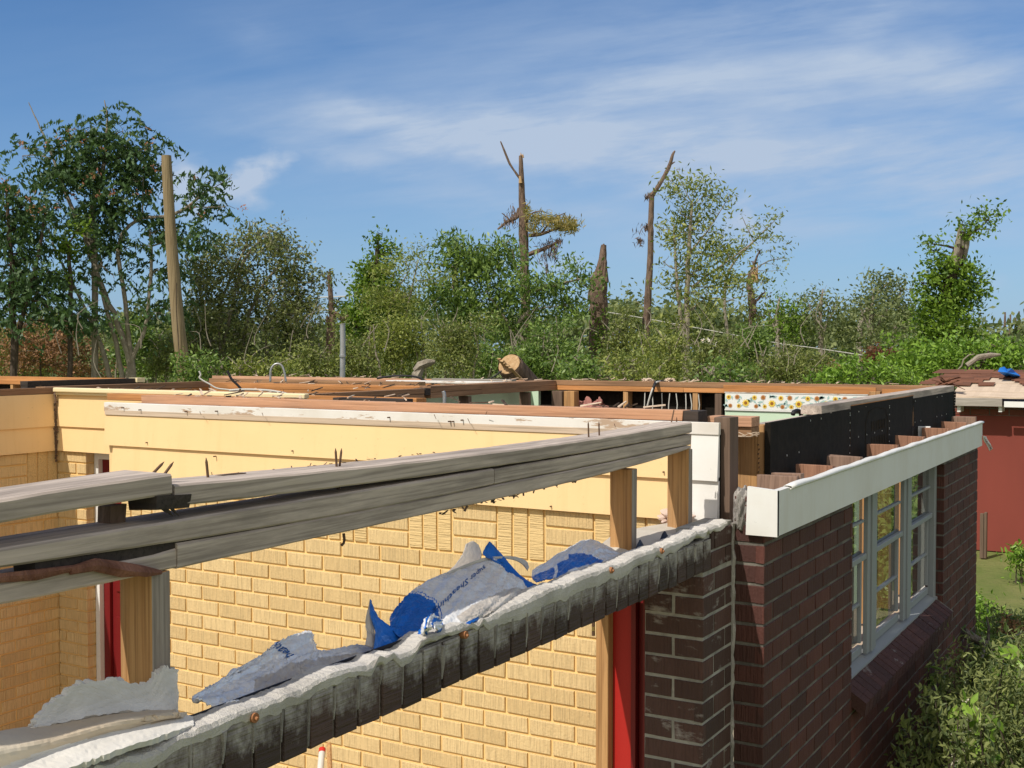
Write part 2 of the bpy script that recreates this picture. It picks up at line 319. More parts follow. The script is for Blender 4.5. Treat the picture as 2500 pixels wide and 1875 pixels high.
def leaf(name, a, b, trans=.35, rough=.5, spec=.3, third=None, t3=.88):
    if name.endswith('leaf'): a = (a[0]*1.25, a[1]*1.12, a[2]*1.0); b = (b[0]*2.4, b[1]*2.0, b[2]*1.7)
    m = Mat(name, rough=rough, spec=spec); c = m.mix(m.island(), a, b)
    if third:
        r = m.math('FRACT', m.math('MULTIPLY', m.island(), 37.7)); c = m.mix(m.ramp(r, [(t3, 0.0), (t3+.02, 1.0)]), c, third)
    m.color(c)
    tr = m.N.new('ShaderNodeBsdfTranslucent'); m.L.new(m.mix(1.0, c, (1.3,1.35,.6), 'MULTIPLY'), tr.inputs[0])
    mx = m.N.new('ShaderNodeMixShader'); mx.inputs[0].default_value = trans
    m.L.new(m.b.outputs[0], mx.inputs[1]); m.L.new(tr.outputs[0], mx.inputs[2]); m.L.new(mx.outputs[0], m.N['Material Output'].inputs[0]); return m.m
M['lf_mimosa'] = leaf('mimosa_foliage', (.045,.092,.036), (.095,.165,.06), .25)
M['lf_olive'] = leaf('olive_leaf', (.075,.12,.045), (.13,.165,.075), .28, .42, .4, (.20,.19,.15), .85)
M['lf_ivy'] = leaf('vine_leaf', (.05,.115,.018), (.10,.18,.028), .32, .4)
M['lf_green'] = leaf('green_leaf', (.055,.12,.036), (.11,.185,.055), .32, .42)
M['lf_light'] = leaf('light_green_leaf', (.09,.145,.040), (.16,.205,.07), .35, .42)
M['lf_dull'] = leaf('dull_brush_leaf', (.070,.115,.036), (.13,.17,.062), .32, .5, .3, (.15,.14,.08), .93)
M['lf_bright'] = leaf('bright_shrub_leaf', (.08,.175,.03), (.13,.24,.045), .35, .4)
M['lf_far'] = leaf('far_tree_leaf', (.072,.115,.055), (.11,.15,.075), .3, .6)
M['lf_dry'] = leaf('dry_brown_leaf', (.10,.065,.042), (.19,.125,.08), .25, .7)
M['lf_pine'] = leaf('dying_pine_needle', (.24,.23,.075), (.38,.29,.10), .3, .6)
M['lf_rust'] = leaf('rust_pine_needle', (.20,.075,.035), (.15,.07,.04), .25, .7)
M['lf_grey'] = leaf('small_gray_green_leaf', (.065,.105,.045), (.125,.165,.070), .3, .45)
M['flower'] = leaf('pink_mimosa_flower', (.38,.15,.11), (.48,.24,.16), .4, .7)
M['wflower'] = leaf('white_flower', (.75,.72,.6), (.7,.66,.5), .3, .7)
M['yflower'] = leaf('yellow_weed_flower', (.35,.36,.05), (.28,.32,.05), .3, .7)
def bark(name, a, b, sc=(8,8,2)):
    m = Mat(name, rough=.95, spec=.1); n = m.noise(sc, 2.5, 7, .7, .6)
    m.color(m.mix(m.ramp(n, [(.35, 0.0), (.65, 1.0)]), a, b)).bump(n, .8, .03); return m.m
M['bark_pine'] = bark('pine_bark', (.09,.065,.05), (.25,.175,.135))
M['bark_pale'] = bark('pale_bark', (.22,.19,.15), (.36,.32,.26), (6,6,3))
M['bark_dark'] = bark('dark_bark', (.06,.045,.035), (.13,.10,.08))
M['raw'] = bark('raw_split_wood', (.42,.26,.13), (.60,.42,.24), (14,14,1.5))
M['pole'] = (lambda m: (m.color(m.mix(m.ramp(m.noise((14,14,.7), 2.0, 7, .65, .5), [(.3, 0.0), (.7, 1.0)]), (.17,.125,.07), (.34,.265,.16))).bump(m.noise((20,20,.8), 2.0, 6), .6, .01), m.m)[1])(Mat('treated_pole_wood', rough=.85, spec=.2))
# ================================================================= GROUND
def ground():
    m = Mat('grassy_ground', rough=.95, spec=.1)
    n = m.noise((1,1,1), .9, 8, .65); n2 = m.noise((1,1,1), 9, 6, .7)
    c = m.mix(m.ramp(n, [(.38, 0.0), (.62, 1.0)]), (.12,.165,.042), (.20,.205,.075))
    c = m.mix(m.ramp(n2, [(.55, 0.0), (.75, .6)]), c, (.20,.16,.085)); m.color(c).bump(n2, .8, .05)
    vs = []; fs = []; g = [-700, -300, -150, -80, -50, -30, -20, -12, -6, 0, 6, 12, 20, 30, 50, 80, 150, 300, 700]
    for y in g:
        for x in g: vs.append((x, y, random.uniform(-.02, .0) if abs(x) < 60 else -.1))
    k = len(g)
    for j in range(k-1):
        for i in range(k-1): fs.append((j*k+i, j*k+i+1, (j+1)*k+i+1, (j+1)*k+i))
    tag(link_mesh('ground', vs, fs, m.m, smooth=True), kind='structure')
ground()
# ================================================================= HOUSE
house = thing('ruined_house', 'roofless brick house with bare wooden wall plates, yellow and dark red brick walls', 'house', (-3.0, 6.0, 0))
def zc(z): return CZ + z
COURSE = .0680
def bricks(mb, axis, c, sgn, a0, a1, z0, z1, zref, mi=0, L=.2030, gap=.011, course=COURSE, proud=.005, depth=.03, phase=0.0, skip=None, jit=.0012):
    """running-bond bricks on the plane axis=c facing sgn; a runs along the wall"""
    k0 = math.floor((z0-zref)/course); k1 = math.ceil((z1-zref)/course)
    for k in range(k0, k1+1):
        b0 = zref + k*course + gap*.5; b1 = b0 + course - gap
        b0c = max(b0, z0); b1c = min(b1, z1)
        if b1c-b0c < .012: continue
        off = phase + (.5*L if k % 2 else 0.0)
        i0 = math.floor((a0-off)/L)-1
        for i in range(i0, i0+int((a1-a0)/L)+4):
            s0 = off+i*L+gap*.5; s1 = s0+L-gap
            s0 = max(s0, a0); s1 = min(s1, a1)
            if s1-s0 < .012: continue
            if skip and skip((s0+s1)/2, (b0c+b1c)/2): continue
            brick1(mb, axis, c, sgn, s0, s1, b0c, b1c, proud, depth, mi, jit)
def brick1(mb, axis, c, sgn, s0, s1, b0, b1, proud=.007, depth=.03, mi=0, jit=.0012):
    j = lambda: random.uniform(-jit, jit); pr = proud + random.uniform(-.0015, .0015)
    f = c; bk = c - sgn*depth; e = .0018
    # chamfered front edge so that the brick does not look laser cut
    q = []
    for w, ins in ((f - sgn*e, 0.0), (f, e)):
        for s, z in ((s0+ins+j(), b0+ins+j()), (s1-ins+j(), b0+ins+j()), (s1-ins+j(), b1-ins+j()), (s0+ins+j(), b1-ins+j())): q.append((w, s, z))
    for s, z in ((s0, b0), (s1, b0), (s1, b1), (s0, b1)): q.append((bk, s, z))
    vs = [(w, s, z) if axis == 'X' else (s, w, z) for w, s, z in q]
    fs = [(4,5,6,7)]
    for a, b in ((8, 0), (0, 4)):
        for i in range(4): fs.append((a+i, a+(i+1) % 4, b+(i+1) % 4, b+i))
    mb.add(vs, fs, mi)

# ---- yellow side wall of the porch (faces the camera side, Y = 3.96)
YW = 3.96; XL = -4.49; XR = -1.57; z_sb = zc(-.615)
mb = MB(); band = COURSE*3
mb.box(XL, XR, YW+.0075, YW+.10, 0.0, zc(-.29), 0)
s = XL; k = 0                                       # basket-weave course under the siding: three uprights, then stacked flats
while s < XR:
    if k % 2 == 0:
        for i in range(3):
            a = s + i*.0705; brick1(mb, 'Y', YW, -1, a+.005, min(a+.0655, XR), z_sb-band+.005, z_sb+.005, mi=2); 
        s += .2115
    else:
        for i in range(4):
            b0 = z_sb-band+i*COURSE+.005
            brick1(mb, 'Y', YW, -1, s+.005, min(s+.2065, XR), b0, min(b0+COURSE-.010, z_sb+.01), mi=1)
        s += .2115
    k += 1
bricks(mb, 'Y', YW, -1, XL, XR, 0.0, z_sb-band, z_sb-band, 1)
mb.build('yellow_brick_wall', [M['ymortar'], M['ybrick'], M['ybrick_up']], house)
mb = MB(); mb.box(XR+.001, -1.465, YW+.02, YW+.10, 0.0, zc(-.29), 0); mb.build('wall_sheathing', [M['felt']], house)
def siding(name, x0, x1, y, rows, mat, parent=house, th=.020):
    mb = MB()
    for i, (z1, z0) in enumerate(rows):
        n = max(2, int((x1-x0)/.25)); j = [random.uniform(-.001, .001) for _ in range(n+1)]
        for q in range(n):
            a = x0+(x1-x0)*q/n; b = x0+(x1-x0)*(q+1)/n
            yt = y-.006; yb = y-th
            vs = [(a, yb+j[q], z0), (b, yb+j[q+1], z0), (b, yt, z1), (a, yt, z1), (a, y+.004, z0), (b, y+.004, z0), (b, y+.004, z1), (a, y+.004, z1)]
            mb.add(vs, [(0,1,2,3), (0,4,5,1), (3,2,6,7)] + ([(0,3,7,4)] if q == 0 else []) + ([(1,5,6,2)] if q == n-1 else []))
    return mb.build(name, [mat], parent)
zt, zl = zc(-.262), zc(-.468)
siding('yellow_siding', -4.58, -1.567, YW, [(zt-.042, zl)], M['ysiding']); siding('yellow_siding', -4.53, -1.567, YW, [(zl+.012, z_sb)], M['ysiding'])
siding('white_siding', -1.564, -1.462, YW, [(zt-.035, zl), (zl+.012, z_sb)], M['white'])
mb = MB(); mb.box(-4.584, -1.46, YW-.012, YW+.008, zt-.043, zt, 0, .001); mb.build('white_trim_strip', [M['oldwhite']], house, bevel=.002)
mb = MB(); mb.box(-4.578, -1.57, YW-.0135, YW-.0125, zt-.060, zt-.036, 0, .0015); mb.build('torn_primer_strip', [M['ply']], house)
mb = MB(); mb.box(-1.53, -1.467, YW+.102, YW+.12, zc(-.62)-.2, zc(-.27)); mb.build('corner_backing', [M['brownZ']], house)
# ---- door recess behind the end of the yellow wall (Y = 4.77) and the shaded left wall (X = -5.95)
mb = MB(); YD = 4.77
mb.box(-5.95, -5.707, YD+.0075, YD+.10, 0, z_sb+.01, 0)
bricks(mb, 'Y', YD, -1, -5.95, -5.70, 0, z_sb, z_sb-band, 1)
bricks(mb, 'X', -5.70, 1, YD, YD+.10, 0, z_sb, z_sb-band, 1)
mb.build('yellow_brick_pier', [M['ymortar'], M['ybrick']], house)
siding('yellow_siding', -5.95, -4.55, YD, [(zc(-.262), zl), (zl+.012, z_sb)], M['ysiding'])
mb = MB(); mb.box(-5.93, XL+.5, YD-.045, YD-.005, zc(-.262), zc(-.236), 0, .001); mb.box(-5.93, XL+.5, YD-.030, YD-.006, zc(-.280), zc(-.2625), 0, .001)
mb.build('cream_crown_moulding', [M['cream']], house, bevel=.006)
mb = MB(); mb.box(-4.54, -4.50, YW+.102, YD+.3, 0, zc(-.27)); mb.box(-4.578, -4.50, YW+.012, YW+.10, z_sb+.002, zc(-.27)); mb.build('return_wall', [M['ysiding']], house)
dr = None
mb = MB(); mb.box(-5.609, -4.45, YD+.11, YD+.15, .2, zc(-.661))
for z0, z1 in ((zc(-1.45), zc(-.80)), (zc(-2.5), zc(-1.6))):
    for x0 in (-5.57, -5.12): 
        mb.box(x0, x0+.30, YD+.100, YD+.1095, z0, z1)
mb.build('dark_red_door', [M['darkred']], house, bevel=.004)
mb = MB(); mb.box(-5.698, -5.663, YD+.06, YD+.16, 0, zc(-.621)); mb.box(-5.6625, -4.62, YD+.06, YD+.16, zc(-.66), zc(-.621)); mb.build('door_casing', [M['white']], house, bevel=.002)
mb = MB(); mb.box(-5.662, -5.61, YD+.09, YD+.13, 0, zc(-.662)); mb.build('storm_door_edge', [M['darkred']], house, bevel=.002)
XLW = -5.95
mb = MB(); mb.box(XLW-.10, XLW-.0075, -1.0, YD+.10, 0, zc(-.3), 0)
for k in range(int(5.7/.2115)):
    s = YD - .2115*(k+1)
    if k % 2 == 0:
        for i in range(3): brick1(mb, 'X', XLW, 1, s+i*.0705+.005, s+i*.0705+.0655, z_sb-band+.005, z_sb+.005, mi=2)
    else:
        for i in range(3): brick1(mb, 'X', XLW, 1, s+.005, s+.2065, z_sb-band+i*COURSE+.005, z_sb-band+(i+1)*COURSE-.005, mi=1)
bricks(mb, 'X', XLW, 1, -1.0, YD, 0, z_sb-band, z_sb-band, 1)
mb.build('shaded_yellow_wall', [M['ymortar'], M['ybrick'], M['ybrick_up']], house)
mb = MB()
for z1, z0 in ((zc(-.275), zl), (zl+.012, z_sb)):
    mb.add([(XLW+.018, -1, z0), (XLW+.018, YD-.02, z0), (XLW+.005, YD-.02, z1), (XLW+.005, -1, z1), (XLW-.005, -1, z0), (XLW-.005, YD-.02, z0)], [(0,1,2,3), (0,4,5,1)])
mb.build('yellow_siding', [M['ysiding']], house)
# mossy crack filler in the inner corner
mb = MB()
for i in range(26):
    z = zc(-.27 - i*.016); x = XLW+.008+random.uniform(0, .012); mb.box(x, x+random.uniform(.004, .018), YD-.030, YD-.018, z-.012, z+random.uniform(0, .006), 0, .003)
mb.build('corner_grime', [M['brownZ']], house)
# ---- floors
fl = Mat('dusty_floor', (.33,.28,.21), .9, .2); mb = MB(); mb.box(-11.0, -1.40, -1.0, 8.2, .12, .20); mb.build('floor', [fl.m], house)

# ---- the doorway jamb: brick pier, red trim, orange stud, hinge
XO = -1.357; z_lb = zc(-.714); z_lt = zc(-.585)
mb = MB()
mb.box(-1.56, XO-.0035, 3.5435, 3.8195, 0, z_lb-.0, 0)
zr = zc(-.793)
def topgap(a, z): return False
bricks(mb, 'Y', 3.54, -1, -1.56, XO, 0, z_lb-.002, zr, 1, phase=XO, L=.206)
bricks(mb, 'X', XO, 1, 3.54, 3.80, 0, z_lb-.002, zr, 1, phase=3.54+.10, L=.206)
bricks(mb, 'X', XO, 1, 3.61, 3.80, z_lb, z_lt+.01, zr, 1, phase=3.54+.10, L=.206)
mb.box(-1.46, XO-.0075, 3.56, 3.8195, z_lb+.0005, z_lt+.004, 0)
mb.build('brick_pier', [mortar('pier_mortar', (.42,.41,.37), (.26,.25,.225), bs=.4), M['brick_stain']], house)
mb = MB(); mb.box(-1.575, -1.5605, 3.56, 3.72, 0, z_lb-.004); mb.box(-1.607, -1.5755, 3.60, 3.70, 0, z_lb-.004); mb.box(-1.625, -1.6075, 3.575, 3.70, 0, z_lb-.004); mb.build('dark_jamb_edge', [M['darkred']], house, bevel=.002)
mb = MB(); mb.box(-1.696, -1.6255, 3.585, 3.70, 0, z_lb-.004); mb.build('red_door_jamb', [M['reddoor']], house, bevel=.002)
mb = MB(); mb.box(-1.742, -1.6965, 3.55, 3.70, 0, z_lb-.004); mb.build('pine_door_stud', [M['pineZ']], house, bevel=.002)
hg = MB(); 
for i in range(5):
    z = zc(-.90-i*.016); hg.tube([(-1.748, 3.543, z), (-1.748, 3.543, z+.0145)], .006, 8, i % 2)
hg.build('door_hinge', [M['nail'], Mat('brass_hinge', (.35,.26,.10), .4, .5, .6).m], house)

# ---- brick header (lintel) with rough cement on top
mb = MB(); Y0, Y1 = -1.2, 3.61
seg = .0712; n = int((Y1-Y0)/seg)
for i in range(n):
    y = Y1 - (i+1)*seg
    brick1(mb, 'X', XO, 1, y+.004, y+seg-.005, z_lb+random.uniform(-.002, .002), z_lt-.028+random.uniform(-.004, .003), .006, .05, 1, .0018)
mb.box(XO-.052, XO-.0075, Y0, Y1, z_lb+.002, z_lt-.027, 0)
# rowlock soffit edge under
HEAD = mb
def ridge(name, sections, mats, parent, noise=.006, dy=.007):
    """rough extruded bead along Y: sections = [(y, [(x,z)...])]"""
    ys = np.arange(sections[0][0], sections[-1][0], dy); Ys = [q[0] for q in sections]; K = len(sections[0][1])
    rnd = [RNG.normal(0, 1, len(ys)+8) for _ in range(K*2)]
    ker = np.array([.2,.6,1,.6,.2]); ker = ker/np.sqrt((ker**2).sum())
    rnd = [np.convolve(r, ker, 'same')*.6 + RNG.normal(0, .5, len(r)) for r in rnd]
    sl = RNG.normal(0, 1, len(ys)//5+4); slow = np.interp(np.arange(len(ys))/5.3+.9*np.sin(np.arange(len(ys))*.13)+1, np.arange(len(sl)), sl)
    vs = []; fs = []
    for i, y in enumerate(ys):
        for k in range(K):
            x = np.interp(y, Ys, [q[1][k][0] for q in sections]); z = np.interp(y, Ys, [q[1][k][1] for q in sections])
            w = noise if 0 < k < K-1 else noise*.4; big = slow[i]*(.0026 if 1 < k < 6 else (.007 if k in (6, 7) else .001))
            vs.append((x + rnd[2*k][i]*w*(.9 if k < 4 else .22), y, z + rnd[2*k+1][i]*w + big))
    for i in range(len(ys)-1):
        for k in range(K-1): fs.append((i*K+k, i*K+k+1, (i+1)*K+k+1, (i+1)*K+k))
    fs.append(tuple(range(K))); fs.append(tuple((len(ys)-1)*K + k for k in range(K-1, -1, -1)))
    return link_mesh(name, vs, fs, mats, parent, smooth=False)
def csec(y, t, f, w=.0, bk=-.095):
    # t = how far the top rises over the brick, f = how far the smear runs down the face
    return (y, [(XO-.066, z_lt-.06), (XO-.064, z_lt+t-.018), (XO-.052, z_lt+t-.002), (XO-.014, z_lt+t), (XO-.001+w*.3, z_lt+t-.0025), (XO+.0030+w*.3, z_lt+t-.010), (XO+.0035, z_lt-f*.42), (XO+.0015, z_lt-f*.66), (XO-.012, z_lt-f*.66-.004)])
secs = [csec(-1.2, -.018, .04), csec(.9, -.018, .045, .000), csec(1.28, -.016, .060, .0), csec(1.46, -.010, .052, .002), csec(1.58, -.012, .060, .002), csec(1.70, -.006, .054, .002), csec(1.75, -.010, .044), csec(1.94, -.014, .050), csec(1.99, -.004, .034), csec(2.12, .000, .030), csec(2.15, -.012, .040), csec(2.30, -.004, .052), csec(2.45, .002, .056), csec(2.7, .004, .058), csec(2.9, .004, .050), csec(3.1, .006, .040), csec(3.3, .008, .030), csec(3.5, .010, .018), csec(3.75, .012, .010)]
ridge('cement_top', secs, [M['cement']], house, .0016)
# drips of mortar down some joints
mb = HEAD
for i in range(n):
    if i < 40 and random.random() < .75:
        y = Y1 - i*seg; L_ = random.uniform(.02, .085); w = random.uniform(.003, .0055)
        mb.tube([(XO-.003, y, z_lt-.035), (XO-.003, y+random.uniform(-.002, .002), z_lt-.04-L_*.5), (XO-.004, y, z_lt-.04-L_)], [w*1.4, w, w*.5], 6, 0, True, .3)
mb.build('brick_header', [M['cement_wet'], M['soldier']], house)
# screws / bolt ends in the cement face
for (u, v) in ((620, 1752), (1135, 1550), (1492, 1392), (1615, 1345)):
    p = P(u, v, X=XO+.004); mb = MB(); mb.tube([p-np.array([.01,0,0]), p+np.array([.004,0,0])], [.0085, .0085], 12, 0); mb.tube([p, p+np.array([.009,0,-.001])], [.004, .003], 8, 0); mb.build('rusty_bolt', [Mat('rust', (.33,.15,.07), .8, .2).m], house)

# ---- weathered gray wall plates above the header, each timber its own part
XP = -1.47; PW = .105
def plate(name, top, bot, X=XP, w=PW, mat=None, ext=None, step=.05, jit=.0006, wob=0.0, seed=0):
    us = sorted(set([q[0] for q in top] + [q[0] for q in bot])); u0, u1 = us[0], us[-1]
    Y = lambda u, v: P(u, v, X=X)[1]
    tp = sorted([(P(u, v, X=X)[1], P(u, v, X=X)[2]) for u, v in top]); bt = sorted([(P(u, v, X=X)[1], P(u, v, X=X)[2]) for u, v in bot])
    ya = max(tp[0][0], bt[0][0]) if False else tp[0][0]; yb = tp[-1][0]
    if ext is not None: ya = ext
    def fit(q):
        if len(q) < 5: return q
        ys_ = np.array([a for a, _ in q]); zs_ = np.array([b for _, b in q]); c_ = np.polyfit(ys_, zs_, 2 if not wob else 3); return list(zip(ys_, np.polyval(c_, ys_)))
    def dens_(q):
        if len(q) < 5: return q
        ys_ = np.array([a for a, _ in q]); c_ = np.polyfit(ys_, [b for _, b in q], 2 if not wob else 3); g = np.linspace(ys_[0], ys_[-1], 40); return list(zip(g, np.polyval(c_, g)))
    tp = dens_(tp); bt = dens_(bt)
    k = max(2, int((yb-ya)/step)); r = np.random.default_rng(seed+5)
    vs = []; fs = []
    slt = (tp[1][1]-tp[0][1])/(tp[1][0]-tp[0][0]); slb = (bt[1][1]-bt[0][1])/(bt[1][0]-bt[0][0])
    ph = r.uniform(0, 6, 4)
    for i in range(k+1):
        y = ya+(yb-ya)*i/k
        zt_ = np.interp(y, [a for a, _ in tp], [b for _, b in tp]) if y >= tp[0][0] else tp[0][1]+slt*(y-tp[0][0])
        zb_ = np.interp(y, [a for a, _ in bt], [b for _, b in bt]) if y >= bt[0][0] else bt[0][1]+slb*(y-bt[0][0])
        o = [r.uniform(-jit, jit) for _ in range(8)]; wv = wob*math.sin(y*5+ph[0]) + wob*.6*math.sin(y*13+ph[1])
        c = .0035                                   # eased arrises
        ring = [(X+o[0]+wv, zb_+c+o[1]), (X-c+wv, zb_+o[1]), (X-w+c, zb_+o[2]), (X-w+o[3]+wv, zb_+c+o[2]), (X-w+o[3]+wv, zt_-c+o[4]), (X-w+c+wv, zt_+o[4]), (X-c+wv, zt_+o[5]), (X+o[6]+wv, zt_-c+o[5])]
        vs += [(a, y, b) for a, b in ring]
    for i in range(k):
        for q in range(8): fs.append((i*8+q, i*8+(q+1) % 8, (i+1)*8+(q+1) % 8, (i+1)*8+q))
    fs.append(tuple(range(7, -1, -1))); fs.append(tuple(k*8+q for q in range(8)))
    return link_mesh(name, vs, fs, [mat or M['gray_wood']], house)
plL = plate('top_plate', [(0,1220.4), (230.6,1183), (419.7,1156.3)], [(0,1277), (209,1241), (344.6,1219.6), (420.5,1208.7)], ext=-.8, w=.115, seed=1)
plR = plate('top_plate', [(427,1186), (700,1159.5), (821.5,1142.7), (1147.5,1111), (1300,1093.6), (1453,1071.5), (1689,1030.3)], [(427,1237), (600,1215.5), (700,1205.4), (821.5,1193.3), (948,1174), (1201,1141), (1421.5,1104.7), (1687,1057)], seed=2)
plate('middle_plate', [(0,1338), (271,1295), (500,1262), (600,1243), (821.5,1209), (973.5,1176), (1206,1145.5)], [(0,1382), (203.5,1362), (427,1321), (600,1302.5), (821.5,1253.5), (1204.5,1183.9)], ext=-.8, w=.10, seed=3)
plate('middle_plate', [(1208,1146), (1462.7,1102.5), (1687.5,1059.5)], [(1206,1184), (1462.7,1132), (1687.5,1085.7)], X=XP-.004, w=.095, wob=.0015, seed=4)
plate('lower_plate', [(432,1324), (600,1304.5), (821.5,1255.5), (1204.5,1186), (1462.7,1134), (1687,1088)], [(434,1386), (600,1351.6), (821.5,1307.3), (1074.8,1251.9), (1200,1220), (1358,1180.7), (1548,1142.7), (1611.5,1120.6), (1684,1088.9+6)], X=XP-.002, w=.095, wob=.0012, seed=5)
plate('lower_plate', [(0,1424.5), (135.7,1397), (353,1362), (430,1338)], [(0,1477), (285,1419), (430,1386)], X=XP-.003, w=.095, ext=-.8, seed=6)
# dark packing behind the gap between the plates, and the splintered block at the break
mb = MB(); a = P(60, 1390, X=XP-.03); b = P(428, 1330, X=XP-.03); mb.obox(a, b, .05, .05, 0, j=.004); mb.build('rotten_packing', [M['darkX']], house)
mb = MB(); a = P(347, 1226, X=XP-.03); b = P(436, 1218, X=XP-.03); mb.obox(a, b, .06, .026, 0, j=.003)
for i in range(5):
    q = P(385+i*7, 1228+random.uniform(0, 8), X=XP-.005); mb.tube([q, q+np.array([.0,.02,-.010-random.uniform(0,.012)])], [.004,.001], 5)
mb.build('splintered_block', [M['darkX']], house)
# bark, splinters and dirt sticking to the plates
mb = MB()
def chip(u, v, X, L_=.03, w=.008, up=.4, mi=0):
    p = P(u, v, X=X); d = np.array([random.uniform(-.3,.3), random.uniform(-1,1), random.uniform(-.1, up)]); d = d/np.linalg.norm(d)*L_
    mb.obox(p-d*.4, p+d*.6, w, w*.35, mi, j=w*.25)
for i in range(34):
    u = random.uniform(470, 1060); v = np.interp(u, [427, 700, 821, 1147], [1171, 1147, 1130, 1095]); chip(u, v, XP-PW+.004, random.uniform(.004, .014), random.uniform(.002, .004))
for i in range(46):
    u = random.uniform(1070, 1420); v = np.interp(u, [1074, 1200, 1358, 1548], [1253, 1221, 1182, 1144]); chip(u, v+random.uniform(-1, 4), XP-.01, random.uniform(.004, .02), random.uniform(.002, .005), -.3)
mb.build('bark_splinters', [M['bark_pine']], house)['kind'] = 'stuff'
mb = MB(); pts = [P(170, 1392, X=XP+.003), P(230, 1378, X=XP+.005), P(300, 1392, X=XP+.006), P(350, 1396, X=XP+.006), P(392, 1398, X=XP+.004)]
mb.tube(pts, [.006, .009, .010, .009, .004], 8, 0, True, .3); mb.tube([P(-30, 1412, X=XP+.0), P(90, 1402, X=XP+.003), P(200, 1384, X=XP+.004)], [.006, .007, .004], 7, 0, True, .3)
mb.build('strip_of_bark', [bark('reddish_bark', (.16,.07,.05), (.34,.17,.12))], house)
mb = MB(); mb.box(-1.562, -1.532, 1.330, 1.358, P(300, 1290, X=XP-.06)[2], P(300, 1234, X=XP-.06)[2], 0, .004); mb.build('broken_stub', [M['brownZ']], house)
mb = MB(); a = P(535, 1164, X=XP-.08); b = P(590, 1160, X=XP-.08); mb.obox(a, b, .02, .007, 0, j=.002); mb.build('bark_flake', [M['bark_pine']], house)
# studs that carry the plates
mb = MB(); mb.box(-1.745, -1.565, 2.25, 3.56, zc(-.812), zc(-.798), 0, .001); mb.box(-1.60, -1.43, 2.25, 3.56, zc(-.742), zc(-.730)); mb.build('added_shade_boards', [M['pineY']], house)  # unseen boards added behind the lintel to shade the red jamb and pier
def stud(u0, u1, vt, X=XP, w=.078, zb=z_lb-.03, mat='pineZ', th=.038, name='stud', lean=0.0):
    p = P(u1, vt, X=X); mb = MB(); mb.box(X-w, X-.001, p[1], p[1]+th, zb, p[2]+.004, 0, .0015); mb.m[5] = 1
    return mb.build(name, [M[mat], M['gray_woodZ']], house, bevel=.0025)
stud(294, 373, 1409, zb=zc(-1.6)); stud(1490, 1543, 1150, w=.074); stud(1621, 1682, 1100, w=.078)
# nails standing out of the plates: sub-parts of their plate
def nail(u0, v0, u1, v1, X, par, r=.0022):
    a = P(u0, v0, X=X); b = P(u1, v1, X=X); mb = MB(); d = (b-a)/np.linalg.norm(b-a); mb.tube([a-d*.012, b-d*.006, b], [r, r*.9, .0003], 8, 0)
    mb.build('nail', [M['nail']], par)
def subpar(par):
    par.matrix_parent_inverse = par.matrix_parent_inverse; return par
NAILS = [((380,1149),(401,1127),XP-.05,0), ((405,1153),(424,1127),XP-.04,0), ((508,1168),(503,1117),XP-.07,1), ((822,1141),(819,1094),XP-.05,1), ((829,1139),(834,1094),XP-.05,1), ((1437,1060),(1436,1029),XP-.04,1), ((1463,1062),(1462,1029),XP-.04,1), ((1641,1022),(1646,998),XP-.06,1), ((1652,1022),(1652,1018),XP-.06,1)]
for (a, b, X, k) in NAILS:
    pa = P(*a, X=X); pb = P(*b, X=X); mb = MB(); d = (pb-pa)/np.linalg.norm(pb-pa); mb.tube([pa-d*.02, pb-d*.008, pb], [.0026, .0024, .0004], 8, 0)
    par = (plL, plR)[k]; o = mb.build('nail', [M['nail']], None); o.parent = par; o.matrix_parent_inverse = Matrix.Translation(-Vector(house.location))
    o.matrix_parent_inverse = Matrix.Identity(4)
mb = MB(); mb.tube([P(826, 1190, X=XP-.05), P(826, 1215, X=XP-.05)], .0035, 8); mb.build('bent_nail', [M['nail']], house); mb = MB(); mb.tube([P(839, 1303, X=XP-.03), P(841, 1318, X=XP-.03), P(839, 1326, X=XP-.03), P(834, 1331, X=XP-.03)], [.003,.0028,.0026,.003], 8); mb.build('bent_nail', [M['nail']], house)

# ---- corner posts between the yellow wall and the dark brick block
def bx(name, x0, x1, y0, y1, z0, z1, mat, bev=.0025, j=.0012, lab=None):
    mb = MB(); mb.box(x0, x1, y0, y1, z0, z1, 0, j); o = mb.build(name, [M[mat]], house, bevel=bev)
    if lab: o['label'] = lab
    return o
bx('corner_post', -1.492, -1.432, 3.985, 4.075, zc(-.63), zc(-.245), 'brownZ')
bx('corner_stud', -1.530, -1.425, 4.34, 4.378, zc(-1.4), zc(-.29), 'pineZ')
bx('corner_stud', -1.55, -1.518, 4.34, 4.43, zc(-1.4), zc(-.30), 'brownZ')
bx('broken_plate_end', -1.60, -1.425, 4.20, 4.29, zc(-.292), zc(-.255), 'pinkX')
bx('broken_plate_end', -1.58, -1.43, 4.21, 4.30, zc(-.325), zc(-.293), 'brownX')
mb = MB()
for i in range(9): 
    p = P(random.uniform(1800, 1855), random.uniform(1052, 1066), Y=4.19); q = P(random.uniform(1795, 1865), random.uniform(1056, 1068), Y=4.185); mb.obox(p, q, .004, .002, 0)
mb.build('wood_splinters', [M['ply']], house)
# nails down the orange stud
mb = MB()
for i in range(11):
    p = P(1852+random.uniform(-2, 2), 1085+i*11, Y=4.335); mb.tube([p, p+np.array([0,-.006,-.004])], [.003,.002], 6)
mb.build('pulled_nails', [M['nail']], house)['kind'] = 'stuff'

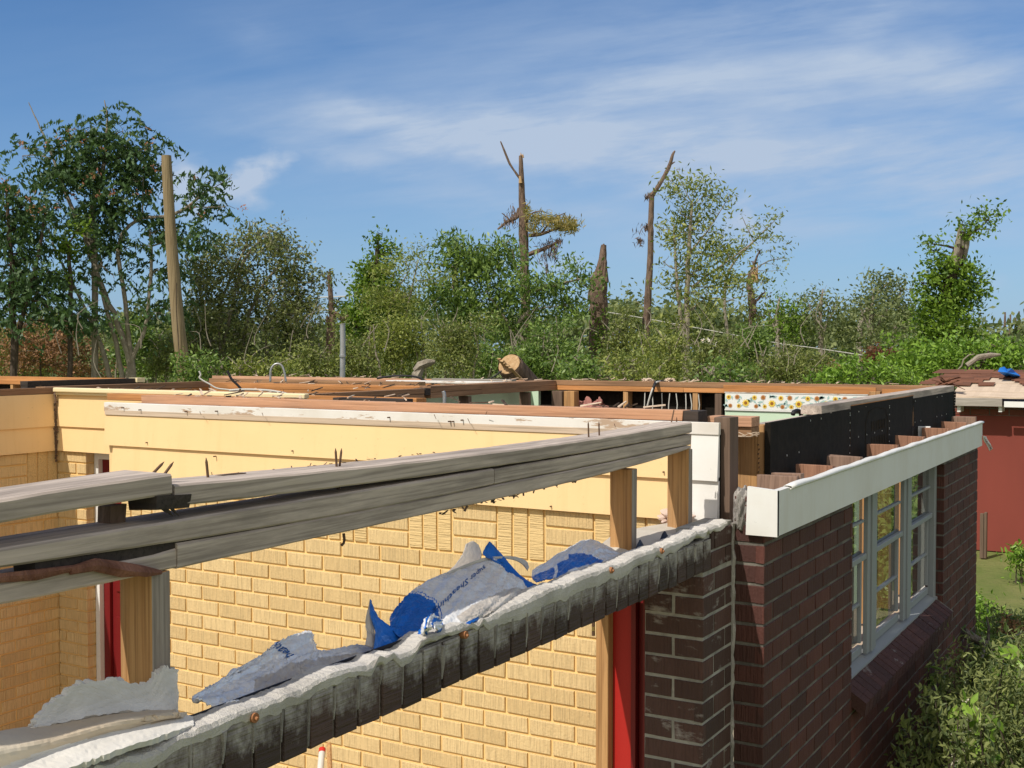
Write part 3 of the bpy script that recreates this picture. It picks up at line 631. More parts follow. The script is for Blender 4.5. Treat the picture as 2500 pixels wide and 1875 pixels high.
# ---- dark red brick block with the window (outer face X = -1.25, near end Y = 3.82, far end Y = 8.18)
XF = -1.25; YN, YF = 3.82, 8.18; WY0, WY1 = 4.98, 7.02; z_br = zc(-.600); z_sill = zc(-1.425)
mb = MB()
mb.box(XF-.10, XF-.0035, YN+.0035, WY0-.0035, 0, z_br, 0); mb.box(XF-.10, XF-.0035, WY1+.0035, YF-.0035, 0, z_br, 0); mb.box(XF-.10, XF-.0035, WY0-.0034, WY1+.0034, 0, z_sill-.03, 0)
bricks(mb, 'X', XF, 1, YN, WY0, 0, z_br, zr, 1, phase=YN+.095, L=.206)
bricks(mb, 'X', XF, 1, WY1, YF, 0, z_br, zr, 1, phase=YF, L=.206)
bricks(mb, 'X', XF, 1, WY0, WY1, 0, z_sill-.075, zr, 1, phase=YN+.095, L=.206)
bricks(mb, 'Y', YN, -1, XO+.003, XF-.0, 0, zc(-.5), zr, 1, L=1.0, phase=XF-1.0+.0, course=COURSE)
bricks(mb, 'Y', WY1, -1, XF-.10, XF, z_sill-.1, z_br, zr, 1, L=1.0, phase=XF-1.0)
bricks(mb, 'Y', YF, 1, XF-.10, XF, 0, z_br, zr, 1, L=1.0, phase=XF-1.0)
bricks(mb, 'Y', WY0, 1, XF-.10, XF, z_sill-.1, z_br, zr, 1, L=1.0, phase=XF-1.0)
mb.box(XO+.003, XF-.1005, YN+.0035, YN+.10, 0, zc(-.51), 0)
mb.build('dark_brick_wall', [M['mortar'], M['brick']], house)
# mortar squeezed out of the inner corner and the broken cement lump on top
mb = MB()
zz = np.arange(.3, zc(-.56), .03)
mb.tube([(XO-.004+random.uniform(-.004, .004), YN-.006, z) for z in zz], [random.uniform(.008, .013) for _ in zz], 7, 0, True, .25)
mb.build('corner_mortar', [M['cement_wet']], house)
def lump(name, c, r, mat, n=2, amp=.25, parent=None):
    bm = bmesh.new(); bmesh.ops.create_icosphere(bm, subdivisions=n+1, radius=1.0)
    rr = random.Random(sum(ord(q) for q in name)+int(c[0]*100))
    ph = [rr.uniform(0, 6) for _ in range(6)]
    for v in bm.verts:
        d = 1+amp*(math.sin(v.co.x*4+ph[0])*math.sin(v.co.y*5+ph[1])+.6*math.sin(v.co.z*7+ph[2])*math.sin(v.co.x*9+ph[3])) + rr.uniform(-.04,.04)
        v.co = Vector((c[0]+v.co.x*r[0]*d, c[1]+v.co.y*r[1]*d, c[2]+v.co.z*r[2]*d))
    me = bpy.data.meshes.new(name); bm.to_mesh(me); bm.free(); me.materials.append(mat); o = bpy.data.objects.new(name, me); C.objects.link(o)
    if parent: o.parent = parent; o.matrix_parent_inverse = Matrix.Translation(-Vector(parent.location))
    return o
lump('cement_lump', (XO+.022, YN+.02, zc(-.545)), (.026, .04, .075), M['cement_wet'], 3, .2, house)
# sloping rowlock sill
mb = MB(); nb = int((WY1-WY0)/.0715)
for i in range(nb):
    y0 = WY0+.003+i*.0715; q = random.uniform(-.0015, .0015)
    xi, xo = XF-.035, XF+.062; zi, zo = z_sill+.002, z_sill-.062
    vs = [(xi, y0, zi+q), (xo, y0, zo+q), (xo, y0+.0655, zo+q), (xi, y0+.0655, zi+q), (xi, y0, zi-.06), (xo-.008, y0, zo-.06), (xo-.008, y0+.0655, zo-.06), (xi, y0+.0655, zi-.06)]
    mb.add(vs, [(0,1,2,3), (0,4,5,1), (1,5,6,2), (2,6,7,3), (4,7,6,5)], 1)
mb.add([(XF-.035, WY0+.02, z_sill-.003), (XF+.057, WY0+.02, z_sill-.066), (XF+.057, WY1, z_sill-.066), (XF-.035, WY1, z_sill-.003), (XF-.035, WY0+.02, z_sill-.06), (XF+.05, WY0+.02, z_sill-.12), (XF+.05, WY1, z_sill-.12), (XF-.035, WY1, z_sill-.06)], [(0,1,2,3), (0,4,5,1), (1,5,6,2), (2,6,7,3)], 0)
mb.build('brick_sill', [M['mortar'], brick_mat('sill_brick', (.11,.05,.042), (.07,.036,.032), 'Y', ribs='Y', white=.05)], house)
# window: one part with frame, mullions, rails, muntins and panes as sub-parts
def sub(o, par):
    o.parent = par; o.matrix_parent_inverse = Matrix.Identity(4); return o
mb = MB(); XWn = XF-.055; zW0, zW1 = z_sill, zc(-.615)
mb.box(XWn-.02, XWn+.02, WY0+.002, WY0+.045, zW0, zW1); mb.box(XWn-.02, XWn+.015, WY1-.060, WY1-.002, zW0, zW1); mb.box(XWn-.05, XWn+.02, WY0+.056, WY1-.061, zW1-.05, zW1)
win = mb.build('window', [M['frame']], house, bevel=.003)
mb = MB(); mb.add([(XWn-.05, WY0+.002, zW0+.035), (XF-.030, WY0+.002, zW0+.008), (XF-.030, WY1-.002, zW0+.008), (XWn-.05, WY1-.002, zW0+.035), (XWn-.05, WY0+.002, zW0-.02), (XF-.030, WY0+.002, zW0-.02), (XF-.030, WY1-.002, zW0-.02), (XWn-.05, WY1-.002, zW0-.02)], [(0,1,2,3), (0,4,5,1), (1,5,6,2), (2,6,7,3)])
sub(mb.build('window_sill', [M['frame']]), win)
for (y0, y1) in ((5.44, 5.62), (6.20, 6.38)):
    mb = MB(); w3 = (y1-y0)
    mb.box(XWn-.012, XWn+.008, y0, y0+w3*.30, zW0+.03, zW1-.051); mb.box(XWn-.012, XWn+.016, y0+w3*.30+.001, y0+w3*.68, zW0+.03, zW1-.051); mb.box(XWn-.012, XWn+.008, y0+w3*.68+.001, y1, zW0+.03, zW1-.051)
    sub(mb.build('mullion', [M['frame']], bevel=.002), win)
zR = zc(-.945)
for (y0, y1) in ((WY0+.056, 5.439), (5.621, 6.199), (6.381, WY1-.061)):
    mb = MB(); mb.box(XWn-.018, XWn+.004, y0, y1, zR-.013, zR+.013); mb.box(XWn-.036, XWn-.019, y0, y1, zR-.010, zR+.020)
    mb.box(XWn-.036, XWn-.014, y0, y1, zW0+.032, zW0+.070)
    for yy in (y0, y1-.022): mb.box(XWn-.034, XWn-.016, yy, yy+.018, zW0+.0805, zR-.0185)
    sub(mb.build('sash', [M['frame']], bevel=.003), win)
    for zz_ in (zc(-.785), zc(-1.165)): mb = MB(); mb.box(XWn-.038+(.012 if zz_ > zR else 0), XWn-.020+(.012 if zz_ > zR else 0), y0+.001, y1-.001, zz_-.0065, zz_+.0065); sub(mb.build('muntin', [M['frame']], bevel=.002), win)
    mb = MB(); mb.add([(XWn-.018, y0, zR), (XWn-.018, y1, zR), (XWn-.018, y1, zW1-.052), (XWn-.018, y0, zW1-.052)], [(0,1,2,3)]); mb.add([(XWn-.030, y0+.022, zW0+.08), (XWn-.030, y1-.022, zW0+.08), (XWn-.030, y1-.022, zR), (XWn-.030, y0+.022, zR)], [(0,1,2,3)])
    sub(mb.build('pane', [M['glass']]), win)
# white fascia box above the brickwork
XB = -1.20
mb = MB(); k = 40
for i in range(k):
    a = 3.80+(8.02-3.80)*i/k; b = 3.80+(8.02-3.80)*(i+1)/k
    mb.add([(XB, a, zc(-.622)), (XB, b, zc(-.622)), (XB, b, zc(-.472)), (XB, a, zc(-.472)), (XB-.095, a, zc(-.622)), (XB-.095, b, zc(-.622)), (XB-.02, b, zc(-.470)), (XB-.02, a, zc(-.470))], [(0,1,2,3), (0,4,5,1), (3,2,6,7), (4,7,6,5)])
mb.add([(XB, 3.798, zc(-.624)), (XB, 3.798, zc(-.470)), (XB-.103, 3.798, zc(-.462)), (XB-.108, 3.798, zc(-.624)), (XB, 3.815, zc(-.624)), (XB, 3.815, zc(-.470)), (XB-.103, 3.815, zc(-.462)), (XB-.108, 3.815, zc(-.624))], [(0,1,2,3), (4,7,6,5), (0,4,5,1), (1,5,6,2), (2,6,7,3), (3,7,4,0)])
mb.add([(XB, 8.02, zc(-.622)), (XB, 8.02, zc(-.472)), (XB-.095, 8.02, zc(-.47)), (XB-.095, 8.02, zc(-.622))], [(0,1,2,3)])
mb.build('white_fascia', [paint('fascia_siding_paint', (.77,.77,.76), .5, amt=.3)], house)
secs = []
for i in range(60):
    y = 3.93+(8.03-3.93)*i/59; h = .0055+.002*math.sin(i*.9)+random.uniform(-.0015, .0025); c = zc(-.470)
    secs.append((y, [(XB-.022, c+.001), (XB-.016, c+h*.9), (XB-.004, c+h), (XB+.007, c+h*.6), (XB+.010, c-.004), (XB+.004, c-.010), (XB+.0015, c-.006)]))
vs = []; fs = []
for y, r in secs: vs += [(x, y, z) for x, z in r]
for i in range(59):
    for q in range(6): fs.append((i*7+q, i*7+q+1, (i+1)*7+q+1, (i+1)*7+q))
dm = link_mesh('drip_edge', vs, fs, [M['white']], house, smooth=True)
sm = dm.modifiers.new('thick', 'SOLIDIFY'); sm.thickness = .0015
# wooden lookout blocks
for i, y in enumerate((4.10, 4.58, 5.01, 5.71, 6.32, 7.00, 7.59, 7.92)):
    mb = MB(); zz_ = zc(-.455)+random.uniform(-.003, .004)
    mb.box(-1.372, XB-.028, y, y+.038, zc(-.556), zz_+(.016 if i == 7 else 0), 0, .003)
    if i == 0: mb.box(-1.33, XB-.023, y+.04, y+.078, zc(-.556), zz_+.004, 0, .003)
    mb.build('lookout_block', [wood('gray_brown_end_grain', (.30,.20,.15), (.19,.12,.09), 'Z')] if i in (0, 2, 7) else [wood('red_brown_end_grain', (.37,.20,.13), (.20,.10,.065), 'Z')], house, bevel=.002)
bx('sheathing_ledge', -1.385, -1.30, 4.40, 8.1, zc(-.575), zc(-.556), 'felt', 0)
# black felted wall with its top plate
XK = -1.40
mb = MB()
for a, b, zt_ in ((4.34, 5.522, zc(-.281)), (5.52, 6.902, zc(-.269)), (6.90, 8.18, zc(-.284))):
    n_ = 14
    for i in range(n_):
        y0 = a+(b-a)*i/n_; y1 = a+(b-a)*(i+1)/n_; e0 = .0012*math.sin(i*1.7); e = .0012*math.sin((i+1)*1.7)
        zlo = zc(-.66) if 4.9 < (y0+y1)/2 < 7.05 else zc(-1.6)
        mb.add([(XK+e0, y0, zlo), (XK+e, y1, zlo), (XK+e, y1, zt_), (XK+e0, y0, zt_), (XK-.015, y0, zt_), (XK-.015, y1, zt_)], [(0,1,2,3), (3,2,5,4)])
mb.add([(XK, 4.34, zc(-1.6)), (XK, 4.34, zc(-.281)), (XK-.02, 4.335, zc(-.281)), (XK-.02, 4.335, zc(-1.6))], [(0,1,2,3)])
for i in range(16):                                  # ragged far edge
    z = zc(-.29-i*.018); mb.box(XK-.002, XK+.004, 8.175, 8.19+random.uniform(.0, .03), z-.016, z)
fw = mb.build('black_felt_wall', [M['felt']], house)
mb = MB()
for y in np.arange(4.38, 8.1, .16):
    for q in (-.300, -.420): 
        if random.random() < .4: mb.box(XK+.001, XK+.003, y, y+.004, zc(q)-.004, zc(q)+.003)
for y0 in (5.50, 6.3):
    for q in range(7): mb.box(XK+.001, XK+.003, y0, y0+.005, zc(-.31-q*.035)-.003, zc(-.31-q*.035)+.003)
mb.build('nail_heads', [M['staple']], house)['kind'] = 'stuff'
mb = MB()                                            # faint printed arch with bars on the felt
for i in range(9):
    for z0 in (-.36, -.44): mb.box(XK+.0015, XK+.0025, 5.92+i*.035, 5.93+i*.035, zc(z0)-.05, zc(z0))
arch = [(XK+.002, 5.82+.0*i, 0) for i in range(1)]
ap = [(XK+.002, 5.80, zc(-.56)), (XK+.002, 5.80, zc(-.36)), (XK+.002, 5.86, zc(-.31)), (XK+.002, 6.02, zc(-.295)), (XK+.002, 6.20, zc(-.31)), (XK+.002, 6.26, zc(-.36)), (XK+.002, 6.26, zc(-.56))]
mb.tube(ap, .0012, 4); mb.build('faded_print', [Mat('faded_brown_print', (.035,.027,.017), .9, .1).m], house)
bx('felt_wall_plate', -1.492, -1.402, 5.04, 8.18, zc(-.287), zc(-.247), 'gray_wood', .003)
bx('felt_wall_plate', -1.492, -1.416, 4.35, 8.18, zc(-.330), zc(-.292), 'gray_wood', .003)
mb = MB(); mb.box(XK-.001, XK+.001, 5.53, 6.9, zc(-.2685), zc(-.265), 0, .0008); mb.build('orange_plate_edge', [M['pineY']], house)
for y in (4.42, 4.83, 5.24, 5.65, 6.06, 6.47, 6.88, 7.29, 7.70, 8.10): bx('stud', -1.49, -1.42, y, y+.038, zc(-1.40 if 4.9 < y < 7.1 else -2.6), zc(-.331), 'pineZ', 0)
# inside seen through the window: white reveal, cross boards, sill board, orange stud
bx('inner_white_panel', -1.475, -1.335, 7.035, 7.07, zc(-1.5), zc(-.45), 'white')
bx('inner_sill_board', -1.62, -1.31, WY0, 7.05, zc(-1.44), zc(-1.415), 'ply')
bx('cross_board', -3.4, -1.7, 6.35, 6.44, zc(-1.30), zc(-1.21), 'pineX'); bx('cross_board', -3.4, -1.7, 6.05, 6.14, zc(-1.55), zc(-1.45), 'pineX')
bx('orange_window_stud', -1.50, -1.46, 5.58, 5.62, zc(-1.42), zc(-.33), 'pineZ')

# ---- inner walls: double top plates on studs, with the boards that clad them
def stud_wall(axis, c, a0, a1, ztop, mats, nplates=2, w=.09, bottom=-.9, step=.41, board=None, board_side=-1, studmat='pineZ', bz0=-.62, bz1=None, studs=True, off=0.0):
    zt_ = zc(ztop)
    for k in range(nplates):
        mb = MB(); cuts = [a0, a1] if k == 0 or a1-a0 < 1.5 else [a0, a0+(a1-a0)*.37+.0, a1]
        for q in range(len(cuts)-1):
            p0, p1 = cuts[q]+(.002 if q else 0), cuts[q+1]; n_ = max(1, int((p1-p0)/.5)); t0 = zt_-k*.0395-.038; t1 = zt_-k*.0395
            if axis == 'X': mb.box(c-w/2, c+w/2, p0, p1, t0, t1, 0, .003)
            else: mb.box(p0, p1, c-w/2, c+w/2, t0, t1, 0, .003)
        mb.build('top_plate', [M[mats[k % len(mats)]]], house, bevel=.002)
    if studs:
        for y in np.arange(a0+.02+off, a1-.03, step):
            mb = MB(); z1 = zt_-nplates*.0395-.002
            if axis == 'X': mb.box(c-w/2+.004, c+w/2-.004, y, y+.038, zc(bottom), z1, 0, .002)
            else: mb.box(y, y+.038, c-w/2+.004, c+w/2-.004, zc(bottom), z1, 0, .002)
            mb.build('stud', [M[studmat]], house)
    if board:
        f = c + board_side*(w/2+.007); mb = MB(); z1 = zt_-.08 if bz1 is None else zc(bz1)
        if axis == 'X': mb.box(f-.006, f+.006, a0, a1, zc(bz0), z1)
        else: mb.box(a0, a1, f-.006, f+.006, zc(bz0), z1)
        mb.build('wall_board', [M[board]], house)
# back wall (Y = 8.2): bare studs with black sheathing outside, mint wall with the flowered border on the right
stud_wall('Y', 8.25, -4.40, -1.46, -.252, ('brownX', 'pineX'), step=.56, bottom=-1.4, board='felt', board_side=1, bz0=-1.6, off=.02)
bx('wallpaper_backing', -2.97, -1.95, 8.16, 8.19, zc(-2.4), zc(-.315), 'mint', 0)
bx('plank_header', -2.98, -1.90, 8.150, 8.165, zc(-.3145), zc(-.268), 'pineX', .001)
bx('plank_header', -1.86, -1.5, 8.155, 8.17, zc(-.40), zc(-.275), 'pineX', .001)
bx('wide_stud', -1.945, -1.87, 8.14, 8.20, zc(-1.2), zc(-.2925), 'pineZ', .002)
bx('white_batten', -2.97, -1.95, 8.148, 8.158, zc(-.322), zc(-.316), 'oldwhite', 0); bx('white_batten', -2.97, -1.95, 8.148, 8.158, zc(-.450), zc(-.440), 'white', .001)
# wallpaper border: white strip printed with sunflowers and blue-green leaves
wb = MB(); bz0, bz1 = zc(-.438), zc(-.323)
wb.box(-2.965, -1.952, 8.152, 8.157, bz0, bz1, 0); x = -2.94; i = 0
def disc(mb, cx, cz, r, y, mi, petals=0, dep=.0):
    n_ = petals*2 if petals else 12; pts = [(cx, y, cz)]
    for q in range(n_):
        rr = r*(1.0 if (q % 2 == 0 or not petals) else .62); t = 2*math.pi*q/n_+cx*9; pts.append((cx+rr*math.cos(t), y, cz+rr*math.sin(t)))
    mb.add(pts, [(0, 1+(q+1) % n_, 1+q) for q in range(n_)], mi)
rr_ = random.Random(4)
while x < -1.97:
    for q in range(5):
        cx, cz = x+rr_.uniform(-.03,.03), rr_.uniform(bz0+.015, bz1-.015); a = rr_.uniform(0, 6.28); l = .026
        wb.add([(cx-l*math.cos(a), 8.1505, cz-l*math.sin(a)*.6), (cx+.008*math.sin(a), 8.1505, cz-.008*math.cos(a)), (cx+l*math.cos(a), 8.1505, cz+l*math.sin(a)*.6), (cx-.008*math.sin(a), 8.1505, cz+.008*math.cos(a))], [(0,1,2,3)], 4)
    big = i % 3 == 2; cz = (bz0+bz1)/2 + (-.012 if big else (.028 if i % 3 == 0 else .030)); r = .030 if big else .021
    disc(wb, x, cz, r, 8.1495, 1 if i % 3 != 1 else 3, 12); disc(wb, x, cz, r*.42, 8.1490, 2)
    if not big: disc(wb, x+.012, bz0+.024, .018, 8.1495, 3 if i % 3 == 0 else 1, 11); disc(wb, x+.012, bz0+.024, .008, 8.1490, 2)
    x += .064; i += 1
cm = lambda n, c: Mat(n, c, .8, .15).m
wb.build('sunflower_wallpaper_border', [cm('wallpaper_white', (.75,.77,.74)), cm('petal_yellow', (.78,.56,.07)), cm('flower_centre_brown', (.30,.13,.03)), cm('petal_rust', (.48,.20,.07)), cm('leaf_blue_green', (.36,.52,.50))], house)
for x in (-3.06,): bx('rusty_stud_edge', x, x+.05, 8.19, 8.21, zc(-1.2), zc(-.333), 'brownZ', 0)
for i in range(8):
    mb = MB(); x = -3.62+i*.062+random.uniform(-.015,.015); mb.tube([(x, 8.22, zc(-.335)), (x+random.uniform(-.01,.02), 8.21, zc(-.42)), (x+random.uniform(-.02,.03), 8.2, zc(-.62))], .004, 6); mb.build('hanging_wire', [M['wcable']], house)
# wall running away from the camera (X = -4.4) and its nearer stretch
stud_wall('X', -4.42, 6.45, 8.2, -.252, ('brownY', 'brownY'), step=.85, bottom=-1.2, studmat='brownZ', off=.45)
stud_wall('X', -4.42, 4.95, 6.38, -.262, ('brownY', 'brownY'), step=.5, bottom=-1.2, board=None)
bx('plate_end_block', -4.47, -4.375, 6.385, 6.45, zc(-.31), zc(-.262), 'darkX')
bx('mint_partition', -5.4, -4.48, 8.10, 8.14, zc(-1.5), zc(-.30), 'mint', 0)
bx('mint_partition', -4.56, -4.54, 6.5, 8.1, zc(-1.5), zc(-.34), 'mint', 0)
bx('corner_studs', -4.36, -4.27, 8.10, 8.19, zc(-1.2), zc(-.333), 'brownZ'); bx('corner_studs', -4.26, -4.17, 8.11, 8.19, zc(-1.2), zc(-.333), 'pineZ')
mb = MB(); 
for k_ in range(3): mb.tube([(-4.05+.03*k_, 8.3, zc(-.45)), (-4.02+.02*k_, 8.26, zc(-.40))], .02, 6)
ins = Mat('pink_insulation', (.36,.17,.15), .95, .1).m
for (x, r) in ((-4.20, .07), (-4.10, .09), (-4.02, .05)):
    lump('insulation_tuft', (x, 8.24, zc(-.48)), (r, .05, .07), ins, 3, .5, house)
# plate just behind the yellow siding (Y = 4.13) with the rafter stubs in the gap
stud_wall('Y', 4.15, -4.50, -1.66, -.234, ('pinkX', 'pineX'), step=.41, bottom=-1.0, studmat='brownZ')
bx('plate_end_block', -1.655, -1.595, 4.10, 4.19, zc(-.286), zc(-.232), 'darkX')
for x in (-3.98, -3.50, -2.94, -2.42, -1.98, -4.40): bx('rafter_stub', x-.10, x+.02, 3.985, 4.095, zc(-.31), zc(-.268), 'brownY', .002)
# wall over the recessed door (Y = 4.85) running right behind the porch
stud_wall('Y', 4.93, -6.0, -3.40, -.254, ('pineX', 'pineX'), step=.41, bottom=-1.0)
bx('plate_end_block', -3.80, -3.36, 4.72, 4.80, zc(-.292), zc(-.250), 'darkX')
bx('loose_plank', -5.2, -3.9, 4.50, 4.58, zc(-.285), zc(-.250), 'pineX')
# left wall's own plate (X = -6.0), the dark plate beyond (X = -6.4) and the cross wall (Y = 6.55)
stud_wall('X', -6.00, -1.0, 4.83, -.238, ('brownY', 'brownY'), step=.6, studs=False)
stud_wall('X', -6.45, 5.05, 6.5, -.250, ('brownY', 'pineY'), step=.41, bottom=-1.0)
stud_wall('Y', 6.55, -6.4, -4.47, -.256, ('pineX', 'pineX'), step=.41, bottom=-1.0)
stud_wall('Y', 5.55, -6.38, -4.5, -.272, ('brownX', 'pineX'), step=.41, bottom=-1.0)
# far outer wall on the left
stud_wall('Y', 7.35, -10.2, -8.18, -.268, ('pineX', 'pineX'), step=.41, bottom=-1.2, board='felt', board_side=1)
stud_wall('X', -8.12, 6.2, 7.4, -.266, ('darkX', 'darkX'), step=.41, bottom=-1.2)
stud_wall('Y', 8.30, -8.1, -4.50, -.262, ('pinkX', 'pineX'), step=.41, bottom=-1.2, board='felt', board_side=1)
stud_wall('Y', 7.55, -7.4, -5.2, -.262, ('brownX', 'darkX'), step=.41, bottom=-1.2)
bx('white_plate_end', -8.16, -8.05, 7.30, 7.39, zc(-.30), zc(-.262), 'cream')
bx('gray_plank', -5.35, -4.62, 7.9, 8.0, zc(-.285), zc(-.245), 'gray_woodX'); bx('white_plank', -5.6, -4.5, 7.62, 7.75, zc(-.272), zc(-.255), 'oldwhite')
# ================================================================= TORN SHEETS lying on the header
def catmull(Pm, n):
    """Pm: (k, ...) control rows -> n rows, smooth interpolation"""
    k = len(Pm); t = np.linspace(0, k-1, n); i = np.clip(t.astype(int), 0, k-2); f = (t-i)[:, None, None] if Pm.ndim == 3 else (t-i)[:, None]
    g = lambda j: Pm[np.clip(j, 0, k-1)]
    a, b, c, d = g(i-1), g(i), g(i+1), g(i+2)
    return .5*((2*b) + (-a+c)*f + (2*a-5*b+4*c-d)*f**2 + (-a+3*b-3*c+d)*f**3)
class Sheet:
    def __init__(s, ctrl, nu=60, nv=26, crinkle=.0025, seed=0, torn=(0,0,0,0)):
        # ctrl rows of (u, v, X) photo points at their real distance
        G = np.array([[P(u, v, X=X) for (u, v, X) in row] for row in ctrl])
        A = catmull(G, nv); A = catmull(A.transpose(1, 0, 2), nu).transpose(1, 0, 2)
        r = np.random.default_rng(seed); ph = r.uniform(0, 6.28, 12); S, T = np.meshgrid(np.linspace(0, 1, nu), np.linspace(0, 1, nv))
        du = np.gradient(A, axis=1); dv = np.gradient(A, axis=0); nn = np.cross(du, dv); nn /= np.linalg.norm(nn, axis=2)[..., None]+1e-9
        w = np.abs(np.sin(S*14+T*9+ph[0])) + .7*np.abs(np.sin(S*23-T*15+ph[1])) + .5*np.sin(S*41+T*31+ph[2]) + .35*r.normal(0, 1, S.shape)
        A = A + nn*(w*crinkle)[..., None]
        for e, amt in enumerate(torn):
            if not amt: continue
            j = np.cumsum(r.normal(0, 1, max(nu, nv))); j = (j-j.mean())/(j.std()+1e-6)*.5 + r.normal(0, .45, max(nu, nv))
            for q in range(3):
                k_ = amt*(1-q/3)
                if e == 0: A[q] += -dv[q]/(np.linalg.norm(dv[q], axis=1)[:, None]+1e-9)*(j[:nu]*k_)[:, None]
                if e == 1: A[-1-q] += dv[-1-q]/(np.linalg.norm(dv[-1-q], axis=1)[:, None]+1e-9)*(j[:nu]*k_)[:, None]
                if e == 2: A[:, q] += -du[:, q]/(np.linalg.norm(du[:, q], axis=1)[:, None]+1e-9)*(j[:nv]*k_)[:, None]
                if e == 3: A[:, -1-q] += du[:, -1-q]/(np.linalg.norm(du[:, -1-q], axis=1)[:, None]+1e-9)*(j[:nv]*k_)[:, None]
        s.A = A; s.n = nn; s.nu = nu; s.nv = nv
    def build(s, name, mats, mfun=None, thick=.0022, smooth=True, parent=None, loc=None, back=None):
        nu, nv = s.nu, s.nv; vs = s.A.reshape(-1, 3); fs = []; mi = []
        for j in range(nv-1):
            for i in range(nu-1):
                fs.append((j*nu+i, j*nu+i+1, (j+1)*nu+i+1, (j+1)*nu+i)); mi.append(mfun(i/(nu-2), j/(nv-2)) if mfun else 0)
        loc = vs.mean(0) if loc is None and parent is None else loc
        o = link_mesh(name, vs, fs, mats, parent, loc, mi, smooth)
        md = o.modifiers.new('thick', 'SOLIDIFY'); md.thickness = thick; md.offset = 0
        pass
        return o
    def at(s, a, b, off=.0015, sgn=1):
        x = np.clip(a, 0, 1)*(s.nu-1); y = np.clip(b, 0, 1)*(s.nv-1); i = min(int(x), s.nu-2); j = min(int(y), s.nv-2); fx, fy = x-i, y-j
        q = s.A[j, i]*(1-fx)*(1-fy)+s.A[j, i+1]*fx*(1-fy)+s.A[j+1, i]*(1-fx)*fy+s.A[j+1, i+1]*fx*fy
        n = s.n[j, i]; n = n if np.dot(n, np.array([0, 0, CZ])*0+np.array([0,0,CZ])-q) > 0 else -n
        return q + n*off*sgn
def text_on(sheet, body, a0, b0, a1, b1, hgt, mat, name, parent, italic=.2, off=.0024, up=(0, 1)):
    """letters printed along the sheet from (a0,b0) to (a1,b1); hgt = letter height in the b direction"""
    cu = bpy.data.curves.new(name, 'FONT'); cu.body = body; cu.size = 1; cu.shear = italic; cu.resolution_u = 2; cu.offset = .012
    t = bpy.data.objects.new(name, cu); C.objects.link(t); bpy.context.view_layer.update()
    me = bpy.data.meshes.new_from_object(t.evaluated_get(bpy.context.evaluated_depsgraph_get())); bpy.data.objects.remove(t)
    bm = bmesh.new(); bm.from_mesh(me); bmesh.ops.triangulate(bm, faces=bm.faces[:]); bmesh.ops.subdivide_edges(bm, edges=bm.edges[:], cuts=1)
    w = max(v.co.x for v in bm.verts); dirv = np.array([a1-a0, b1-b0]); L_ = np.linalg.norm(dirv); dirv /= L_
    vs = []
    for v in bm.verts:
        k = v.co.x/w*L_; h = v.co.y*hgt
        vs.append(sheet.at(a0+dirv[0]*k + up[0]*h, b0+dirv[1]*k + up[1]*h, off))
    fs = [[v.index for v in f.verts] for f in bm.faces]; bm.verts.index_update(); bm.free(); bpy.data.meshes.remove(me)
    o = link_mesh(name, vs, fs, [mat]); o.parent = parent; o.matrix_parent_inverse = Matrix.Translation(-Vector(parent.location)); return o
XS = -1.405
# long crumpled silver sheet at the left
A_ = Sheet([[(545,1660,XS-.08), (590,1628,XS-.09), (640,1596,XS-.10), (690,1560,XS-.11), (757,1539,XS-.12), (775,1583,XS-.10), (840,1578,XS-.09), (915,1568,XS-.08)],
            [(500,1680,XS-.06), (560,1650,XS-.08), (640,1625,XS-.085), (700,1596,XS-.09), (765,1585,XS-.09), (790,1600,XS-.075), (850,1590,XS-.07), (925,1582,XS-.06)],
            [(470,1700,XS-.04), (545,1685,XS-.05), (640,1655,XS-.05), (700,1630,XS-.055), (740,1615,XS-.05), (800,1612,XS-.05), (860,1602,XS-.045), (915,1592,XS-.04)],
            [(480,1706,XS-.01), (550,1712,XS-.0), (640,1700,XS+.01), (720,1678,XS+.015), (770,1658,XS+.015), (815,1645,XS+.01), (860,1625,XS+.0), (905,1604,XS-.01)]], 150, 50, .0034, 3, (.003,.002,0,.002))
oA = A_.build('foil_sheet', [M['silver'], M['silver_back'], M['oldwhite']], lambda a, b: 1 if (b > .62 and a > .25) or (a > .66 and b > .45) else 0, back=0)
tag(oA, 'long crumpled silver foil insulation sheet lying on the brick header beside the torn white board', 'foil sheet', 'torn foil insulation sheets on the brick header')
text_on(A_, 'eath', .455, .30, .455+.0001, -.03, .0, M['print'], 'printed_letters', oA) if False else None
# blue upright flap with the pale curl behind it
B_ = Sheet([[(905,1462,XS-.05), (912,1480,XS-.048), (925,1506,XS-.045), (960,1533,XS-.03), (1000,1545,XS-.02), (1018,1545,XS-.01)],
            [(905,1500,XS-.04), (916,1515,XS-.035), (930,1535,XS-.03), (965,1555,XS-.02), (1000,1563,XS-.01), (1020,1562,XS-.005)],
            [(916,1545,XS-.03), (922,1555,XS-.025), (940,1568,XS-.02), (970,1575,XS-.01), (1005,1575,XS+.0), (1030,1572,XS+.01)],
            [(914,1588,XS-.02), (925,1589,XS-.015), (945,1588,XS-.005), (975,1581,XS+.005), (1010,1570,XS+.015), (1040,1558,XS+.02)]], 40, 26, .0012, 5, (.001,0,.001,0))
oB = B_.build('foil_flap', [M['blue'], M['silver_back']], back=1); tag(oB, 'bright blue foil flap with a pointed tip standing up on the header', 'foil flap', 'torn foil insulation sheets on the brick header')
B2 = Sheet([[(903,1462,XS-.052), (906,1480,XS-.05), (910,1500,XS-.05)], [(892,1520,XS-.06), (900,1530,XS-.05), (914,1538,XS-.04)], [(896,1545,XS-.05), (908,1552,XS-.04), (917,1560,XS-.035)], [(892,1575,XS-.04), (902,1578,XS-.03), (915,1580,XS-.025)]], 14, 24, .0008, 6)
